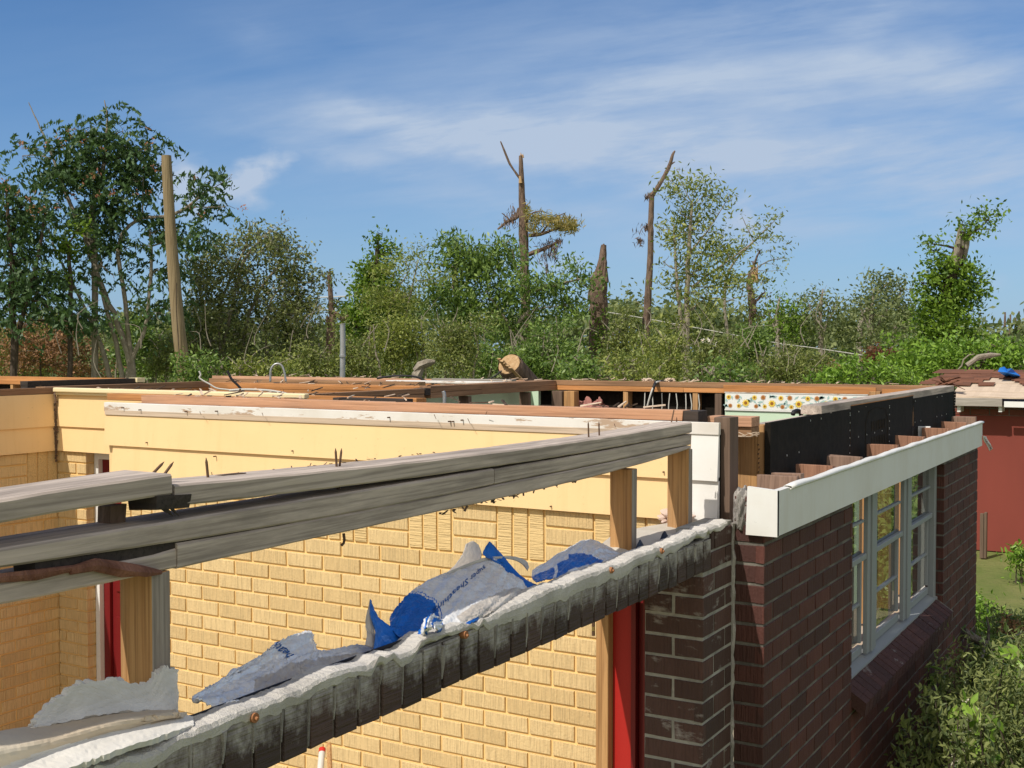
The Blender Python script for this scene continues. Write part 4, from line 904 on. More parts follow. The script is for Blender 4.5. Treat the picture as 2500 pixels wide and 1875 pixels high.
o = B2.build('curled_edge', [M['silver_back']]); o.parent = oB; o.matrix_parent_inverse = Matrix.Translation(-Vector(oB.location))
# big bellied silver sheet with blue ends and lettering
C_ = Sheet([[(950,1512,XS-.09), (985,1458,XS-.11), (1040,1418,XS-.12), (1100,1392,XS-.125), (1150,1376,XS-.12), (1195,1358,XS-.10), (1215,1366,XS-.09), (1228,1375,XS-.08)],
            [(952,1520,XS-.05), (1000,1478,XS-.07), (1060,1445,XS-.075), (1120,1415,XS-.08), (1170,1398,XS-.08), (1215,1385,XS-.07), (1240,1392,XS-.06), (1256,1402,XS-.055)],
            [(965,1545,XS-.02), (1010,1512,XS-.03), (1075,1480,XS-.03), (1135,1450,XS-.03), (1190,1432,XS-.03), (1232,1420,XS-.03), (1262,1420,XS-.025), (1284,1425,XS-.02)],
            [(1010,1556,XS+.01), (1040,1540,XS+.02), (1090,1520,XS+.025), (1150,1490,XS+.025), (1200,1468,XS+.02), (1245,1452,XS+.01), (1275,1447,XS+.0), (1290,1450,XS+.0)],
            [(1060,1552,XS+.03), (1090,1545,XS+.045), (1120,1535,XS+.045), (1165,1512,XS+.045), (1205,1492,XS+.04), (1245,1473,XS+.03), (1275,1462,XS+.015), (1285,1456,XS+.01)]], 180, 70, .0026, 8, (.001,.002,.001,.001))
def mC(a, b):
    if a < .17 + .10*math.sin(b*3.0): return 1
    if .185+.10*math.sin(b*3.0) > a > .17+.10*math.sin(b*3.0)+.010: return 1
    if a > .80 and b < .28 and a+b*.5 > .86: return 1
    if b > .93 and a < .45: return 1
    return 2 if b > .62 and a > .35 and (b > .80-.25*a) else 0
oC = C_.build('foil_sheet', [M['silver'], M['blue'], M['silver_back']], mC, back=2); tag(oC, 'large bulging silver foil sheet with blue printed ends in the middle of the header', 'foil sheet', 'torn foil insulation sheets on the brick header')
text_on(C_, 'super Sheathing', .64, .14, .24, .50, .10, M['print'], 'printed_letters', oC)
# folded crumple at its foot, blue spike, grey tongue and curling strand
D_ = Sheet([[(1018,1545,XS+.02), (1035,1510,XS+.03), (1060,1498,XS+.03), (1082,1516,XS+.03)], [(1030,1552,XS+.04), (1040,1530,XS+.055), (1058,1512,XS+.04), (1082,1530,XS+.045)], [(1040,1556,XS+.04), (1052,1540,XS+.05), (1064,1530,XS+.06), (1078,1545,XS+.05)]], 26, 18, .0035, 12, (.002,.002,.002,.002))
oD = D_.build('foil_crumple', [M['silver'], M['blue']], lambda a, b: 1 if int(a*7+b*3) % 3 == 0 else 0, back=0); oD.parent = oC; oD.matrix_parent_inverse = Matrix.Translation(-Vector(oC.location)) @ Matrix.Identity(4)
S_ = Sheet([[(1192,1325,XS-.115), (1196,1322,XS-.11), (1204,1330,XS-.105)], [(1180,1350,XS-.10), (1205,1350,XS-.10), (1228,1356,XS-.09)], [(1196,1362,XS-.09), (1228,1380,XS-.08), (1252,1385,XS-.07)], [(1228,1380,XS-.075), (1250,1404,XS-.06), (1278,1410,XS-.05)], [(1252,1412,XS-.04), (1276,1432,XS-.03), (1310,1428,XS-.02)], [(1262,1436,XS-.015), (1282,1448,XS-.01), (1320,1434,XS-.005)], [(1278,1450,XS-.005), (1295,1452,XS-.0), (1316,1438,XS-.0)]], 16, 50, .0010, 14, (0,.001,0,0))
oS = S_.build('foil_spike', [M['blue'], M['silver']], lambda a, b: 1 if b > .95 else 0, back=1); tag(oS, 'pointed blue foil strip running from its tip down to the header cement', 'foil strip', 'torn foil insulation sheets on the brick header')
G_ = Sheet([[(1138,1328,XS-.16), (1154,1321,XS-.16), (1168,1330,XS-.155)], [(1130,1352,XS-.15), (1150,1350,XS-.145), (1176,1352,XS-.14)], [(1110,1380,XS-.14), (1140,1378,XS-.13), (1170,1372,XS-.125)], [(1090,1398,XS-.13), (1130,1392,XS-.12), (1160,1380,XS-.115)]], 16, 24, .0008, 15)
oG = G_.build('pale_tongue', [M['silver_back']]); oG.parent = oC; oG.matrix_parent_inverse = Matrix.Translation(-Vector(oC.location))
strand = [[(1095,1402,XS-.115), (1097,1395,XS-.115)], [(1140,1384,XS-.11), (1142,1376,XS-.11)], [(1180,1370,XS-.10), (1182,1362,XS-.10)], [(1220,1364,XS-.09), (1222,1358,XS-.09)], [(1255,1368,XS-.085), (1258,1359,XS-.085)], [(1275,1378,XS-.08), (1284,1369,XS-.08)], [(1288,1394,XS-.08), (1292,1384,XS-.08)]]
T_ = Sheet(strand, 4, 50, .0004, 16); oT = T_.build('curled_strand', [M['silver_back']], thick=.001); oT.parent = oC; oT.matrix_parent_inverse = Matrix.Translation(-Vector(oC.location))
# the right hand sheet: silver top, blue fold
E_ = Sheet([[(1300,1392,XS-.10), (1345,1362,XS-.115), (1385,1338,XS-.12), (1418,1320,XS-.12), (1448,1317,XS-.115), (1495,1338,XS-.09), (1530,1361,XS-.06)],
            [(1298,1405,XS-.07), (1350,1378,XS-.085), (1395,1352,XS-.09), (1428,1338,XS-.09), (1455,1334,XS-.085), (1495,1350,XS-.065), (1533,1364,XS-.045)],
            [(1302,1413,XS-.04), (1355,1395,XS-.05), (1395,1375,XS-.05), (1435,1362,XS-.05), (1462,1360,XS-.05), (1498,1366,XS-.045), (1528,1368,XS-.035)],
            [(1310,1418,XS-.015), (1350,1410,XS-.02), (1395,1398,XS-.02), (1435,1388,XS-.02), (1465,1382,XS-.025), (1495,1376,XS-.03), (1525,1371,XS-.03)]], 140, 54, .0020, 18, (.001,.001,0,.001))
def mE(a, b):
    if a < .30: return 1 if b > .42 and not .16 < a < .19 else 0
    return 1 if b > .10+.55*(a-.30)/.45+.18 and a < .78 and not (abs(a-.40) < .12 and b > .86) else 0
oE = E_.build('foil_sheet', [M['silver'], M['blue'], M['silver_back']], mE, back=2); tag(oE, 'folded foil sheet, silver above and blue below, nearest the right end of the header', 'foil sheet', 'torn foil insulation sheets on the brick header')
# letters on the left sheet
text_on(A_, 'heath', .47, .42, .40, .02, .075, M['print'], 'printed_letters', oA, italic=0, up=(-1, 0))
# buff board and torn navy membrane at the right end
Fb = Sheet([[(1462,1335,XS-.17), (1500,1305,XS-.18), (1560,1290,XS-.18), (1640,1277,XS-.17), (1700,1268,XS-.16), (1757,1262,XS-.14)],
            [(1500,1345,XS-.11), (1530,1322,XS-.12), (1580,1304,XS-.12), (1650,1288,XS-.12), (1705,1276,XS-.12), (1755,1270,XS-.10)],
            [(1535,1360,XS-.05), (1560,1342,XS-.06), (1600,1322,XS-.06), (1655,1304,XS-.06), (1705,1290,XS-.06), (1745,1280,XS-.05)],
            [(1550,1368,XS-.03), (1590,1350,XS-.03), (1620,1335,XS-.03), (1665,1318,XS-.03), (1710,1300,XS-.03), (1745,1288,XS-.03)]], 60, 22, .0008, 21, (.002,.002,.003,.003))
o = Fb.build('buff_board', [M['paper']], thick=.006); tag(o, 'curved buff coloured board lying behind the right end of the header', 'board')
Nv = Sheet([[(1548,1350,XS-.02), (1563,1318,XS-.03), (1573,1332,XS-.03), (1600,1335,XS-.03), (1621,1297,XS-.035), (1634,1308,XS-.03), (1660,1300,XS-.03), (1680,1292,XS-.03), (1708,1297,XS-.02)],
            [(1545,1358,XS-.01), (1570,1345,XS-.015), (1585,1345,XS-.015), (1605,1340,XS-.015), (1628,1328,XS-.015), (1645,1320,XS-.015), (1665,1312,XS-.01), (1685,1304,XS-.01), (1708,1300,XS-.01)],
            [(1543,1362,XS+.0), (1570,1355,XS+.0), (1585,1350,XS+.0), (1610,1342,XS+.0), (1630,1335,XS+.0), (1648,1327,XS+.0), (1667,1318,XS+.0), (1688,1309,XS+.0), (1706,1302,XS+.0)]], 70, 12, .001, 22, (.002,0,0,0))
o = Nv.build('torn_membrane', [M['navy']], thick=.0015); tag(o, 'dark navy membrane with a jagged torn edge between the buff board and the cement', 'membrane')
# dark liner under the sheets
mb = MB(); ys = np.arange(-.9, 3.45, .05); vs = []; fs = []
for y in ys:
    w = .010*math.sin(y*7)+random.uniform(-.004, .004); vs += [(XO-.046+w*.2, y, z_lt-.010), (XO-.060+w*.3, y, z_lt-.040), (XO-.09, y, z_lt-.055), (XO-.112, y, z_lt-.060+w)]
for i in range(len(ys)-1):
    for q in range(3): fs.append((i*4+q, i*4+q+1, (i+1)*4+q+1, (i+1)*4+q))
o = link_mesh('liner_strip', vs, fs, [M['navy']], house); md = o.modifiers.new('t', 'SOLIDIFY'); md.thickness = .002
# torn plasterboard at the lower left: standing broken piece and flat piece
W1 = Sheet([[(72,1777,-1.462), (100,1740,-1.466), (135,1708,-1.466), (170,1675,-1.466), (200,1660,-1.466), (250,1660,-1.466), (290,1655,-1.466), (330,1672,-1.466), (362,1672,-1.466), (378,1650,-1.466), (395,1627,-1.466), (420,1634,-1.466), (431,1634,-1.466)],
            [(90,1778,-1.458), (130,1765,-1.460), (170,1740,-1.462), (200,1722,-1.462), (240,1715,-1.462), (280,1712,-1.462), (310,1712,-1.462), (340,1715,-1.462), (365,1712,-1.462), (385,1700,-1.462), (400,1690,-1.462), (420,1690,-1.462), (431,1690,-1.460)],
            [(78,1782,-1.452), (120,1775,-1.452), (165,1765,-1.452), (200,1755,-1.452), (240,1748,-1.452), (280,1742,-1.452), (310,1740,-1.452), (340,1738,-1.452), (365,1738,-1.452), (390,1738,-1.452), (405,1740,-1.452), (420,1742,-1.452), (432,1742,-1.452)]], 90, 26, .0005, 31, (.0045,0,0,.001))
o = W1.build('broken_plasterboard', [M['gypsum'], M['gypsum']], thick=.011, smooth=False); tag(o, 'white plasterboard piece with a ragged crumbling top edge standing at the lower left', 'plasterboard', 'torn plasterboard at the lower left')
W2 = Sheet([[(-420,1850,-1.462), (-250,1822,-1.462), (-80,1798,-1.462), (0,1790,-1.462), (100,1775,-1.462), (200,1758,-1.462), (290,1745,-1.462), (380,1738,-1.462), (426,1737,-1.46)],
            [(-420,1900,-1.40), (-250,1872,-1.40), (-80,1845,-1.40), (0,1830,-1.40), (100,1812,-1.40), (200,1785,-1.40), (300,1760,-1.40), (390,1748,-1.40), (432,1745,-1.40)],
            [(-420,1970,-1.395), (-250,1940,-1.395), (-80,1905,-1.395), (0,1885,-1.395), (100,1850,-1.395), (200,1815,-1.395), (300,1786,-1.40), (400,1760,-1.41), (466,1749,-1.41)],
            [(-420,2080,-1.345), (-250,2030,-1.345), (-80,1975,-1.345), (0,1945,-1.345), (120,1898,-1.345), (210,1866,-1.345), (300,1832,-1.348), (400,1802,-1.355), (472,1775,-1.37)]], 100, 30, .0006, 33, (0,.0035,0,.002))
PBm = Mat('plasterboard_face', rough=.85, spec=.15); n_ = PBm.noise((1,1,1), 3, 5)
PBm.color(PBm.mix(PBm.ramp(n_, [(.4, 0.0), (.65, 1.0)]), (.56,.46,.34), (.68,.60,.48))).bump(PBm.noise((1,1,1), 40, 4), .15, .003)
o = W2.build('fallen_plasterboard', [PBm.m, M['gypsum']], lambda a, b: 1 if b > .62+.1*math.sin(a*9) else 0, thick=.009, back=0, smooth=False); tag(o, 'flat buff and white plasterboard sheet lying over the lower left end of the header', 'plasterboard', 'torn plasterboard at the lower left')
Cu = Sheet([[(410,1707,-1.50), (420,1712,-1.498)], [(424,1718,-1.495), (431,1722,-1.49)], [(425,1735,-1.49), (434,1738,-1.485)], [(415,1748,-1.485), (430,1752,-1.48)]], 6, 22, .0002, 35)
o = Cu.build('paper_curl', [M['gypsum']], thick=.001); tag(o, 'small curl of white paper at the end of the fallen plasterboard', 'paper scrap')
# gypsum crumbs and plastic scraps behind the right-hand stud
fz = Mat('white_fluff', (.72,.66,.62), .95, .1).m; wool = Mat('pinkish_fluff', (.60,.47,.40), .95, .1).m
o = lump('insulation_scrap', tuple(P(1650, 1262, X=-1.60)), (.05, .11, .022), wool, 3, .4); tag(o, 'pinkish white scrap of insulation at the foot of the right hand stud', 'insulation scrap')
o = lump('white_tuft', tuple(P(1662, 1268, X=-1.55)), (.012, .035, .012), fz, 3, .5); tag(o, 'small white tuft on the buff board next to the pinkish scrap', 'insulation tuft')
# broom handle leaning against the yellow wall
def sticks():
    t = thing('broom', 'broom handle with a red band standing against the yellow brick wall', 'broom', tuple(P(783, 1900, Y=3.70)*np.array([1,1,0])+np.array([0,0,.2])))
    a = P(775, 1960, Y=3.55); b = P(786, 1838, Y=3.72); mb = MB(); d = (b-a)/np.linalg.norm(b-a); a2 = b-d*1.15
    mb.tube([a2, b], .0135, 14); o = mb.build('handle', [Mat('white_handle', (.62,.60,.56), .4, .4).m], t, smooth=False)
    mb = MB(); mb.tube([b+d*.0005, b+d*.020], .0142, 14); mb.build('red_band', [Mat('red_band', (.60,.03,.02), .4, .4).m], t)
    mb = MB(); mb.tube([b+np.array([.02,.02,.035]), a2+np.array([.10,.10,-.0])], .011, 8); mb.build('brace_stick', [M['pineZ']], t)
    mb = MB(); mb.obox(a2, a2+np.array([0,0,-.12]), .30, .05, 0); mb.build('brush_head', [M['bark_dark']], t)
sticks()
mb = MB(); r_ = random.Random(12)
for i in range(22):
    x = r_.uniform(-4.5, -1.6); z = zc(r_.choice((-.285, -.292, -.445, -.49, -.60))); mb.tube([(x, YW-.028, z), (x, YW-.012, z)], [.0028, .0028], 6)
mb.build('siding_nails', [M['nail']], house)['kind'] = 'stuff'
for (u, v, du, dv) in ((1060,1012,6,14), (1142,1022,8,17), (1186,1012,4,-10), (1500,1035,3,10), (1568,1038,2,9), (488,1005,4,10), (640,1008,3,10)):
    a = P(u, v, Y=YW-.03); b = P(u+du*.8, v+dv*.8, Y=YW-.045); mb = MB(); mb.tube([a, b], [.0016,.0010], 6); mb.build('bent_nail', [M['nail']], house)
mb = MB(); r_ = random.Random(21)                     # chips and splinters lying on the bare plates
def scatter(n, x0, x1, y0, y1, z):
    for i in range(n):
        p = np.array([r_.uniform(x0, x1), r_.uniform(y0, y1), zc(z)+r_.uniform(.002, .012)]); a = r_.uniform(0, 3.14); l = r_.uniform(.015, .09)
        mb.obox(p, p+np.array([math.cos(a)*l, math.sin(a)*l, r_.uniform(-.004, .02)]), r_.uniform(.004, .012), .004, r_.randint(0, 1), j=.002)
scatter(40, -4.3, -1.8, 4.12, 4.18, -.234); scatter(40, -5.8, -3.5, 4.90, 4.96, -.254); scatter(30, -6.3, -4.6, 6.52, 6.58, -.256); scatter(50, -8.0, -4.6, 8.27, 8.33, -.262); scatter(60, -4.3, -1.6, 8.22, 8.28, -.252); scatter(20, -4.44, -4.40, 5.0, 8.0, -.252)
mb.build('loose_splinters', [M['ply'], M['bark_dark']], house)['kind'] = 'stuff'
# cables, conduit and hoops on the plates
def tubes(name, label, cat, pts, r, mat, group=None, k=8):
    mb = MB(); c = np.mean(pts, axis=0); base = np.array([c[0], c[1], min(p[2] for p in pts)]); Pm = np.array(pts); Q = catmull(Pm, max(8, len(pts)*6)); mb.tube([q for q in Q], r, k)
    return tag(mb.build(name, [M[mat]], None, loc=base, smooth=True), label, cat, group)
pc = lambda l, d: [P(u, v, d=d) for u, v in l]
tubes('conduit_hoop', 'bent silver conduit hoop standing up behind the far wall plates', 'conduit', pc([(660,932),(661,905),(668,892),(678,888),(688,893),(694,908),(698,932)], 9.2), .0085, 'galv')
tubes('cable', 'pale cable hooking up above the plates left of the conduit hoop', 'cable', pc([(486,906),(490,915),(487,922),(497,930),(512,938),(530,948),(560,952),(590,958)], 8.7), .006, 'wcable', 'loose cables on the wall plates')
tubes('cable', 'thin straight cable slanting down across the plates beside the pole', 'cable', pc([(555,905),(565,925),(580,940),(595,957)], 8.5), .009, 'cable', 'loose cables on the wall plates')
tubes('cable', 'thick gray cable lying on the wood and bending down at its right end', 'cable', pc([(560,953),(600,951),(650,953),(680,957),(702,963),(712,975)], 7.0), .007, 'wcable', 'loose cables on the wall plates')
tubes('cable', 'looping thin cable across the gray plank in the middle', 'cable', pc([(920,924),(960,918),(1010,919),(1040,930),(1060,936)], 9.5), .008, 'cable', 'loose cables on the wall plates')
tubes('cable', 'thin black cable rising to the cut log', 'cable', pc([(1150,935),(1180,930),(1205,920),(1225,905)], 10.2), .007, 'cable', 'loose cables on the wall plates')
tubes('conduit_stub', 'short silver pipe hanging below the brown plate over the mint wall', 'conduit', pc([(1082,955),(1085,965),(1085,990)], 6.6), .010, 'galv')
tubes('black_cable', 'black cable looped over the back wall plate', 'cable', [P(1585,990,Y=8.12), P(1592,960,Y=8.12), P(1598,940,Y=8.13), P(1604,932,Y=8.22), P(1625,933,Y=8.26)], .012, 'cable')
tubes('gray_cable', 'pale wire running beside the looped black cable', 'cable', [P(1580,993,Y=8.10), P(1590,958,Y=8.10), P(1600,936,Y=8.15), P(1612,931,Y=8.24)], .007, 'wcable')
tubes('bent_conduit', 'short bent conduit poking up beside the black felt wall plate', 'conduit', [P(1936,1012,X=-1.52), P(1938,1006,X=-1.52), P(1946,1003,X=-1.52), P(1954,1006,X=-1.52), P(1956,1016,X=-1.52)], .010, 'cable')
mb = MB(); mb.tube([P(836, 930, d=11.5), P(837, 850, d=11.5), P(836.5, 792, d=11.5)], .026, 14); mb.tube([P(836.6, 871, d=11.49), P(836.6, 866, d=11.49)], .033, 14)
mb.tube([P(836.8, 792, d=11.5)-np.array([0,0,4.0])*0 + np.array([0,0,-.0]), P(836.5, 790, d=11.5)], .027, 14)
o = mb.build('vent_pipe', [M['galv']], None, loc=P(836, 930, d=11.5)); tag(o, 'straight gray metal pipe standing behind the plates', 'pipe')
# cut log propped behind the back wall
mb = MB(); a = P(1300, 965, d=11.0); b = P(1243, 889, d=10.6); d = (b-a)/np.linalg.norm(b-a)
mb.tube([a-d*.6, a, a+d*.2, b-d*.03, b], [.15,.14,.13,.12,.108], 18, 0, False, .06)
o = mb.build('cut_log', [M['bark_pine']], None, loc=a-d*.6); tag(o, 'leaning cut log with a pale sawn end above the back wall', 'log')
mb = MB(); mb.tube([b-d*.02, b+d*.002], [.107,.103], 18, 0, True, .03); q = mb.build('sawn_end', [M['raw']]); q.parent = o; q.matrix_parent_inverse = Matrix.Translation(-Vector(o.location))
mb = MB(); up = np.array([0.1,-.9,.42])
for i in range(5): 
    s0 = b+np.array([.03*i-.04, -.115, .05-.02*i]); mb.obox(s0, s0-d*random.uniform(.15,.4)+np.array([.01*i,0,0]), .03, .012, 0, j=.006)
q = mb.build('split_bark', [M['raw']]); q.parent = o; q.matrix_parent_inverse = Matrix.Translation(-Vector(o.location))
# second weathered limb lying behind the plates
mb = MB(); mb.tube(pc([(1012,905),(1025,893),(1045,885),(1062,883)], 12.0), [.03,.05,.045,.015], 8, 0, True, .25); mb.tube(pc([(1015,940),(1018,915),(1030,897)], 12.0), [.05,.05,.03], 8, 0, True, .2)
tag(mb.build('broken_limb', [M['bark_pale']], None, loc=P(1015, 940, d=12)), 'weathered broken limb sticking up behind the plates left of the cut log', 'limb')
# rubble bits on the back plate
for (u, v, r, lab) in ((1580, 931, .045, 'pale crumpled scrap on the back wall plate by the black cable'), (1635, 929, .035, 'small white scrap on the back wall plate right of the black cable')):
    o = lump('rubble_scrap', tuple(P(u, v, Y=8.28)), (r, r*.7, r*.5), M['ply'], 3, .4); tag(o, lab, 'rubble')
mb = MB(); 
for i in range(7):
    a = P(1650+i*6, 936+random.uniform(-4, 4), Y=8.21); mb.obox(a, a+np.array([random.uniform(-.12,.12), .03, random.uniform(-.05,.04)]), .012, .006, 0)
tag(mb.build('splinter_pile', [M['ply']], None, loc=P(1660, 940, Y=8.21)), 'pale wood splinters on the back wall plate above the flowered border', 'splinters', kind='stuff')
# torn scrap hanging at the far end of the fascia
mb = MB(); H_ = Sheet([[(2400,1064,-1.19), (2408,1066,-1.185)], [(2402,1075,-1.19), (2411,1073,-1.18)], [(2410,1088,-1.18), (2418,1084,-1.17)], [(2416,1101,-1.17), (2424,1096,-1.165)]], 6, 16, .0006, 40, (.002,.002,.001,.001))
o = H_.build('white_scrap', [M['oldwhite']]); tag(o, 'torn white printed scrap dangling from the far end of the fascia', 'scrap')
text_on(H_, 'LABOUR', .25, .15, .28, .97, .55, Mat('scrap_ink', (.10,.03,.03), .7, .2).m, 'printed_letters', o, italic=0, off=.0025, up=(1, 0))
# ================================================================= SHED on the right
shed = thing('red_shed', 'brick shed with a red panel wall and torn brown shingle roof over bare decking', 'shed', (-1.0, 18.5, 0))
YS = 18.0
def sx(u, v): return P(u, v, Y=YS)
zb = sx(2440, 1015)[2]; mb = MB(); mb.box(-3.6, -.6, YS, YS+.05, 0.0, zb); mb.build('red_panel_wall', [M['shedred']], shed)
mb = MB(); mb.box(-3.6, -.6, YS+.002, YS+.10, zb+.001, zb+.20, 0); bricks(mb, 'Y', YS-.006, -1, -3.6, -.6, zb+.001, zb+.19, zb, 1, L=.26, course=.10, gap=.016)
mb.build('brick_band', [M['mortar'], brick_mat('shed_brick', (.24,.075,.055), (.17,.06,.045), 'X')], shed)
mb = MB(); mb.box(-3.6, -.6, YS+.11, YS+4.5, 0, zb+.19); mb.build('shed_body', [M['shedred']], shed)
ov = .32; ze = P(2400, 972, Y=YS-ov)[2]; zr_ = P(2400, 922, Y=YS+.9)[2]
# roof decking, sloping up away from the eave
mb = MB(); nx = 40; x0, x1 = P(2322, 960, Y=YS-ov)[0], -.2
for k, (ya, yb_, mi) in enumerate(((0.0, .24, 0), (.243, .62, 0), (.623, 1.0, 0))):
    for i in range(nx):
        a = x0+(x1-x0)*i/nx; b = x0+(x1-x0)*(i+1)/nx; pA = lambda x, t: (x, YS-ov+t*(ov+.9), ze+.02+t*(zr_-ze)+.003*math.sin(x*9)+.004*k)
        mb.add([pA(a, ya), pA(b, ya), pA(b, yb_), pA(a, yb_)], [(0,1,2,3)], 0)
        mb.add([pA(a, ya), pA(b, ya), tuple(np.array(pA(b, ya))-[0,0,.02]), tuple(np.array(pA(a, ya))-[0,0,.02])], [(0,3,2,1)], 0)
mb.build('roof_decking', [M['ply']], shed)
mb = MB(); xb = P(2446, 990, Y=YS-ov)[0]
mb.box(x0-.2, xb, YS-ov-.022, YS-ov+.02, P(2400, 991, Y=YS-ov)[2], P(2400, 972, Y=YS-ov)[2], 0, .006); mb.build('torn_fascia_board', [M['gray_woodX']], shed)
mb = MB(); mb.box(xb+.03, -.3, YS-ov-.012, YS-ov+.015, P(2460, 994, Y=YS-ov)[2], P(2460, 980, Y=YS-ov)[2]); mb.build('white_eave_board', [M['white']], shed)
for u in (2336, 2437):
    a = P(u, 990, Y=YS-ov)[0]; mb = MB(); mb.box(a, a+.045, YS-ov+.03, YS-.01, P(u, 1006, Y=YS-ov)[2], P(u, 991, Y=YS-ov)[2]); mb.build('rafter_tail', [M['white']], shed)
# torn shingles: overlapping tabs round the bare patch
mb = MB()
def roofp(x, t, h=0.0): return np.array([x, YS-ov+t*(ov+.9), ze+.03+t*(zr_-ze)+h])
for r in range(9):
    t = .50+r*.07
    x = x0-.55+r*.04
    while x < -.3:
        u_ = 1250 + F*((x*_cy+(YS)*_sy)/( -x*_sy+(YS)*_cy)); cut = np.interp(u_, [2300, 2340, 2370, 2400, 2430, 2460, 2478, 2500], [.42, .62, .82, .86, .84, .74, .55, .42])
        if t > cut or random.random() < .04:
            w = random.uniform(.20, .30); a = roofp(x, t-.05, .018+r*.001+random.uniform(0,.012)); b = roofp(x+w, t-.05+random.uniform(-.01,.01), .018+random.uniform(0,.012)); c = roofp(x+w, t+.10, .022); d = roofp(x, t+.10, .022)
            mb.add([a, b, c, d, a-[0,0,.012], b-[0,0,.012]], [(0,1,2,3), (0,4,5,1)], 0); x += w+.004
        else: x += .1
for i in range(8): x = x0-.5+i*.42; a = roofp(x, 1.0, .03); mb.add([a, a+[.4,0,0], a+[.4,.7,.05], a+[0,.7,.05]], [(0,1,2,3)])
mb.build('torn_shingles', [M['shingle']], shed)
mb = MB()
for i in range(16):
    a = P(random.uniform(2295, 2322), random.uniform(928, 940), Y=YS-.2); d = np.array([random.uniform(-.3,.3), random.uniform(-.1,.1), random.uniform(-.12,.12)]); mb.obox(a, a+d*.7, .07, .008, 0, j=.01)
mb.build('frayed_shingle_end', [M['shingle']], shed)
mb = MB(); mb.box(P(2392, 1300, Y=17.3)[0], P(2401, 1300, Y=17.3)[0], 17.3, 17.36, 0, P(2397, 1254, Y=17.3)[2]); mb.box(P(2401.5, 1300, Y=17.3)[0], P(2408, 1300, Y=17.3)[0], 17.31, 17.40, 0, P(2403, 1252, Y=17.3)[2])
o = mb.build('lumber_post', [M['brownZ']], None, loc=P(2398, 1350, Y=17.3)*np.array([1,1,0]), bevel=.004); tag(o, 'pair of upright boards standing on the grass in front of the red shed wall', 'post')
# ================================================================= VEGETATION
def leaves(c, size, wid=.42, droop=.0, nrng=None, fold=False):
    """c: (N,3) centres -> one pointed leaf each; returns verts, faces"""
    r = nrng or RNG; n = len(c); d = r.normal(0, 1, (n, 3)); d[:, 2] -= droop*2.0; d /= np.linalg.norm(d, axis=1)[:, None]
    q = r.normal(0, 1, (n, 3)); s = np.cross(d, q); s /= np.linalg.norm(s, axis=1)[:, None]+1e-9
    L_ = size*r.uniform(.6, 1.35, (n, 1)); W_ = L_*wid*.5; base = c-d*L_*.5; nn = np.cross(d, s)
    if not fold:
        v = np.stack([base, c-d*L_*.05+s*W_, c+d*L_*.5, c-d*L_*.05-s*W_], 1).reshape(-1, 3); k = np.arange(n)[:, None]*4
        return v, (k+np.array([0,1,2,3])).tolist()
    up = nn*L_*.12
    v = np.stack([base, c-d*L_*.15+s*W_+up, c+d*L_*.22+s*W_*.75+up, c+d*L_*.5, c+d*L_*.22-s*W_*.75+up, c-d*L_*.15-s*W_+up, c-d*L_*.15, c+d*L_*.22], 1).reshape(-1, 3); k = (np.arange(n)*8).tolist(); fs = []
    for b in k: fs += [(b, b+1, b+6), (b+1, b+2, b+7, b+6), (b+2, b+3, b+7), (b, b+6, b+5), (b+6, b+7, b+4, b+5), (b+7, b+3, b+4)]
    return v, fs
def cloud(cen, rad, n, clus, csz, r, flat=.0):
    """n leaf centres gathered in clus clumps inside the ellipsoid cen/rad"""
    d = r.normal(0, 1, (clus, 3)); d /= np.linalg.norm(d, axis=1)[:, None]; rr = r.uniform(.15, 1, (clus, 1))**.45
    cc = cen+d*rr*rad; idx = r.integers(0, clus, n); off = r.normal(0, 1, (n, 3))*csz; off[:, 2] *= (1-flat); return cc[idx]+off, cc
def frond(cc, r, L_=.42, n=11, leafl=.10):
    """mimosa fronds: rows of leaflets along drooping stems"""
    out = []
    for c in cc:
        d = r.normal(0, 1, 3); d[2] = abs(d[2])*.25-.1; d /= np.linalg.norm(d); l = L_*r.uniform(.7, 1.2); t = np.linspace(.1, 1, n)[:, None]
        out.append(c + d*t*l + np.array([0, 0, -1])*(t**2)*l*.55)
    return np.concatenate(out)
NT = [0]
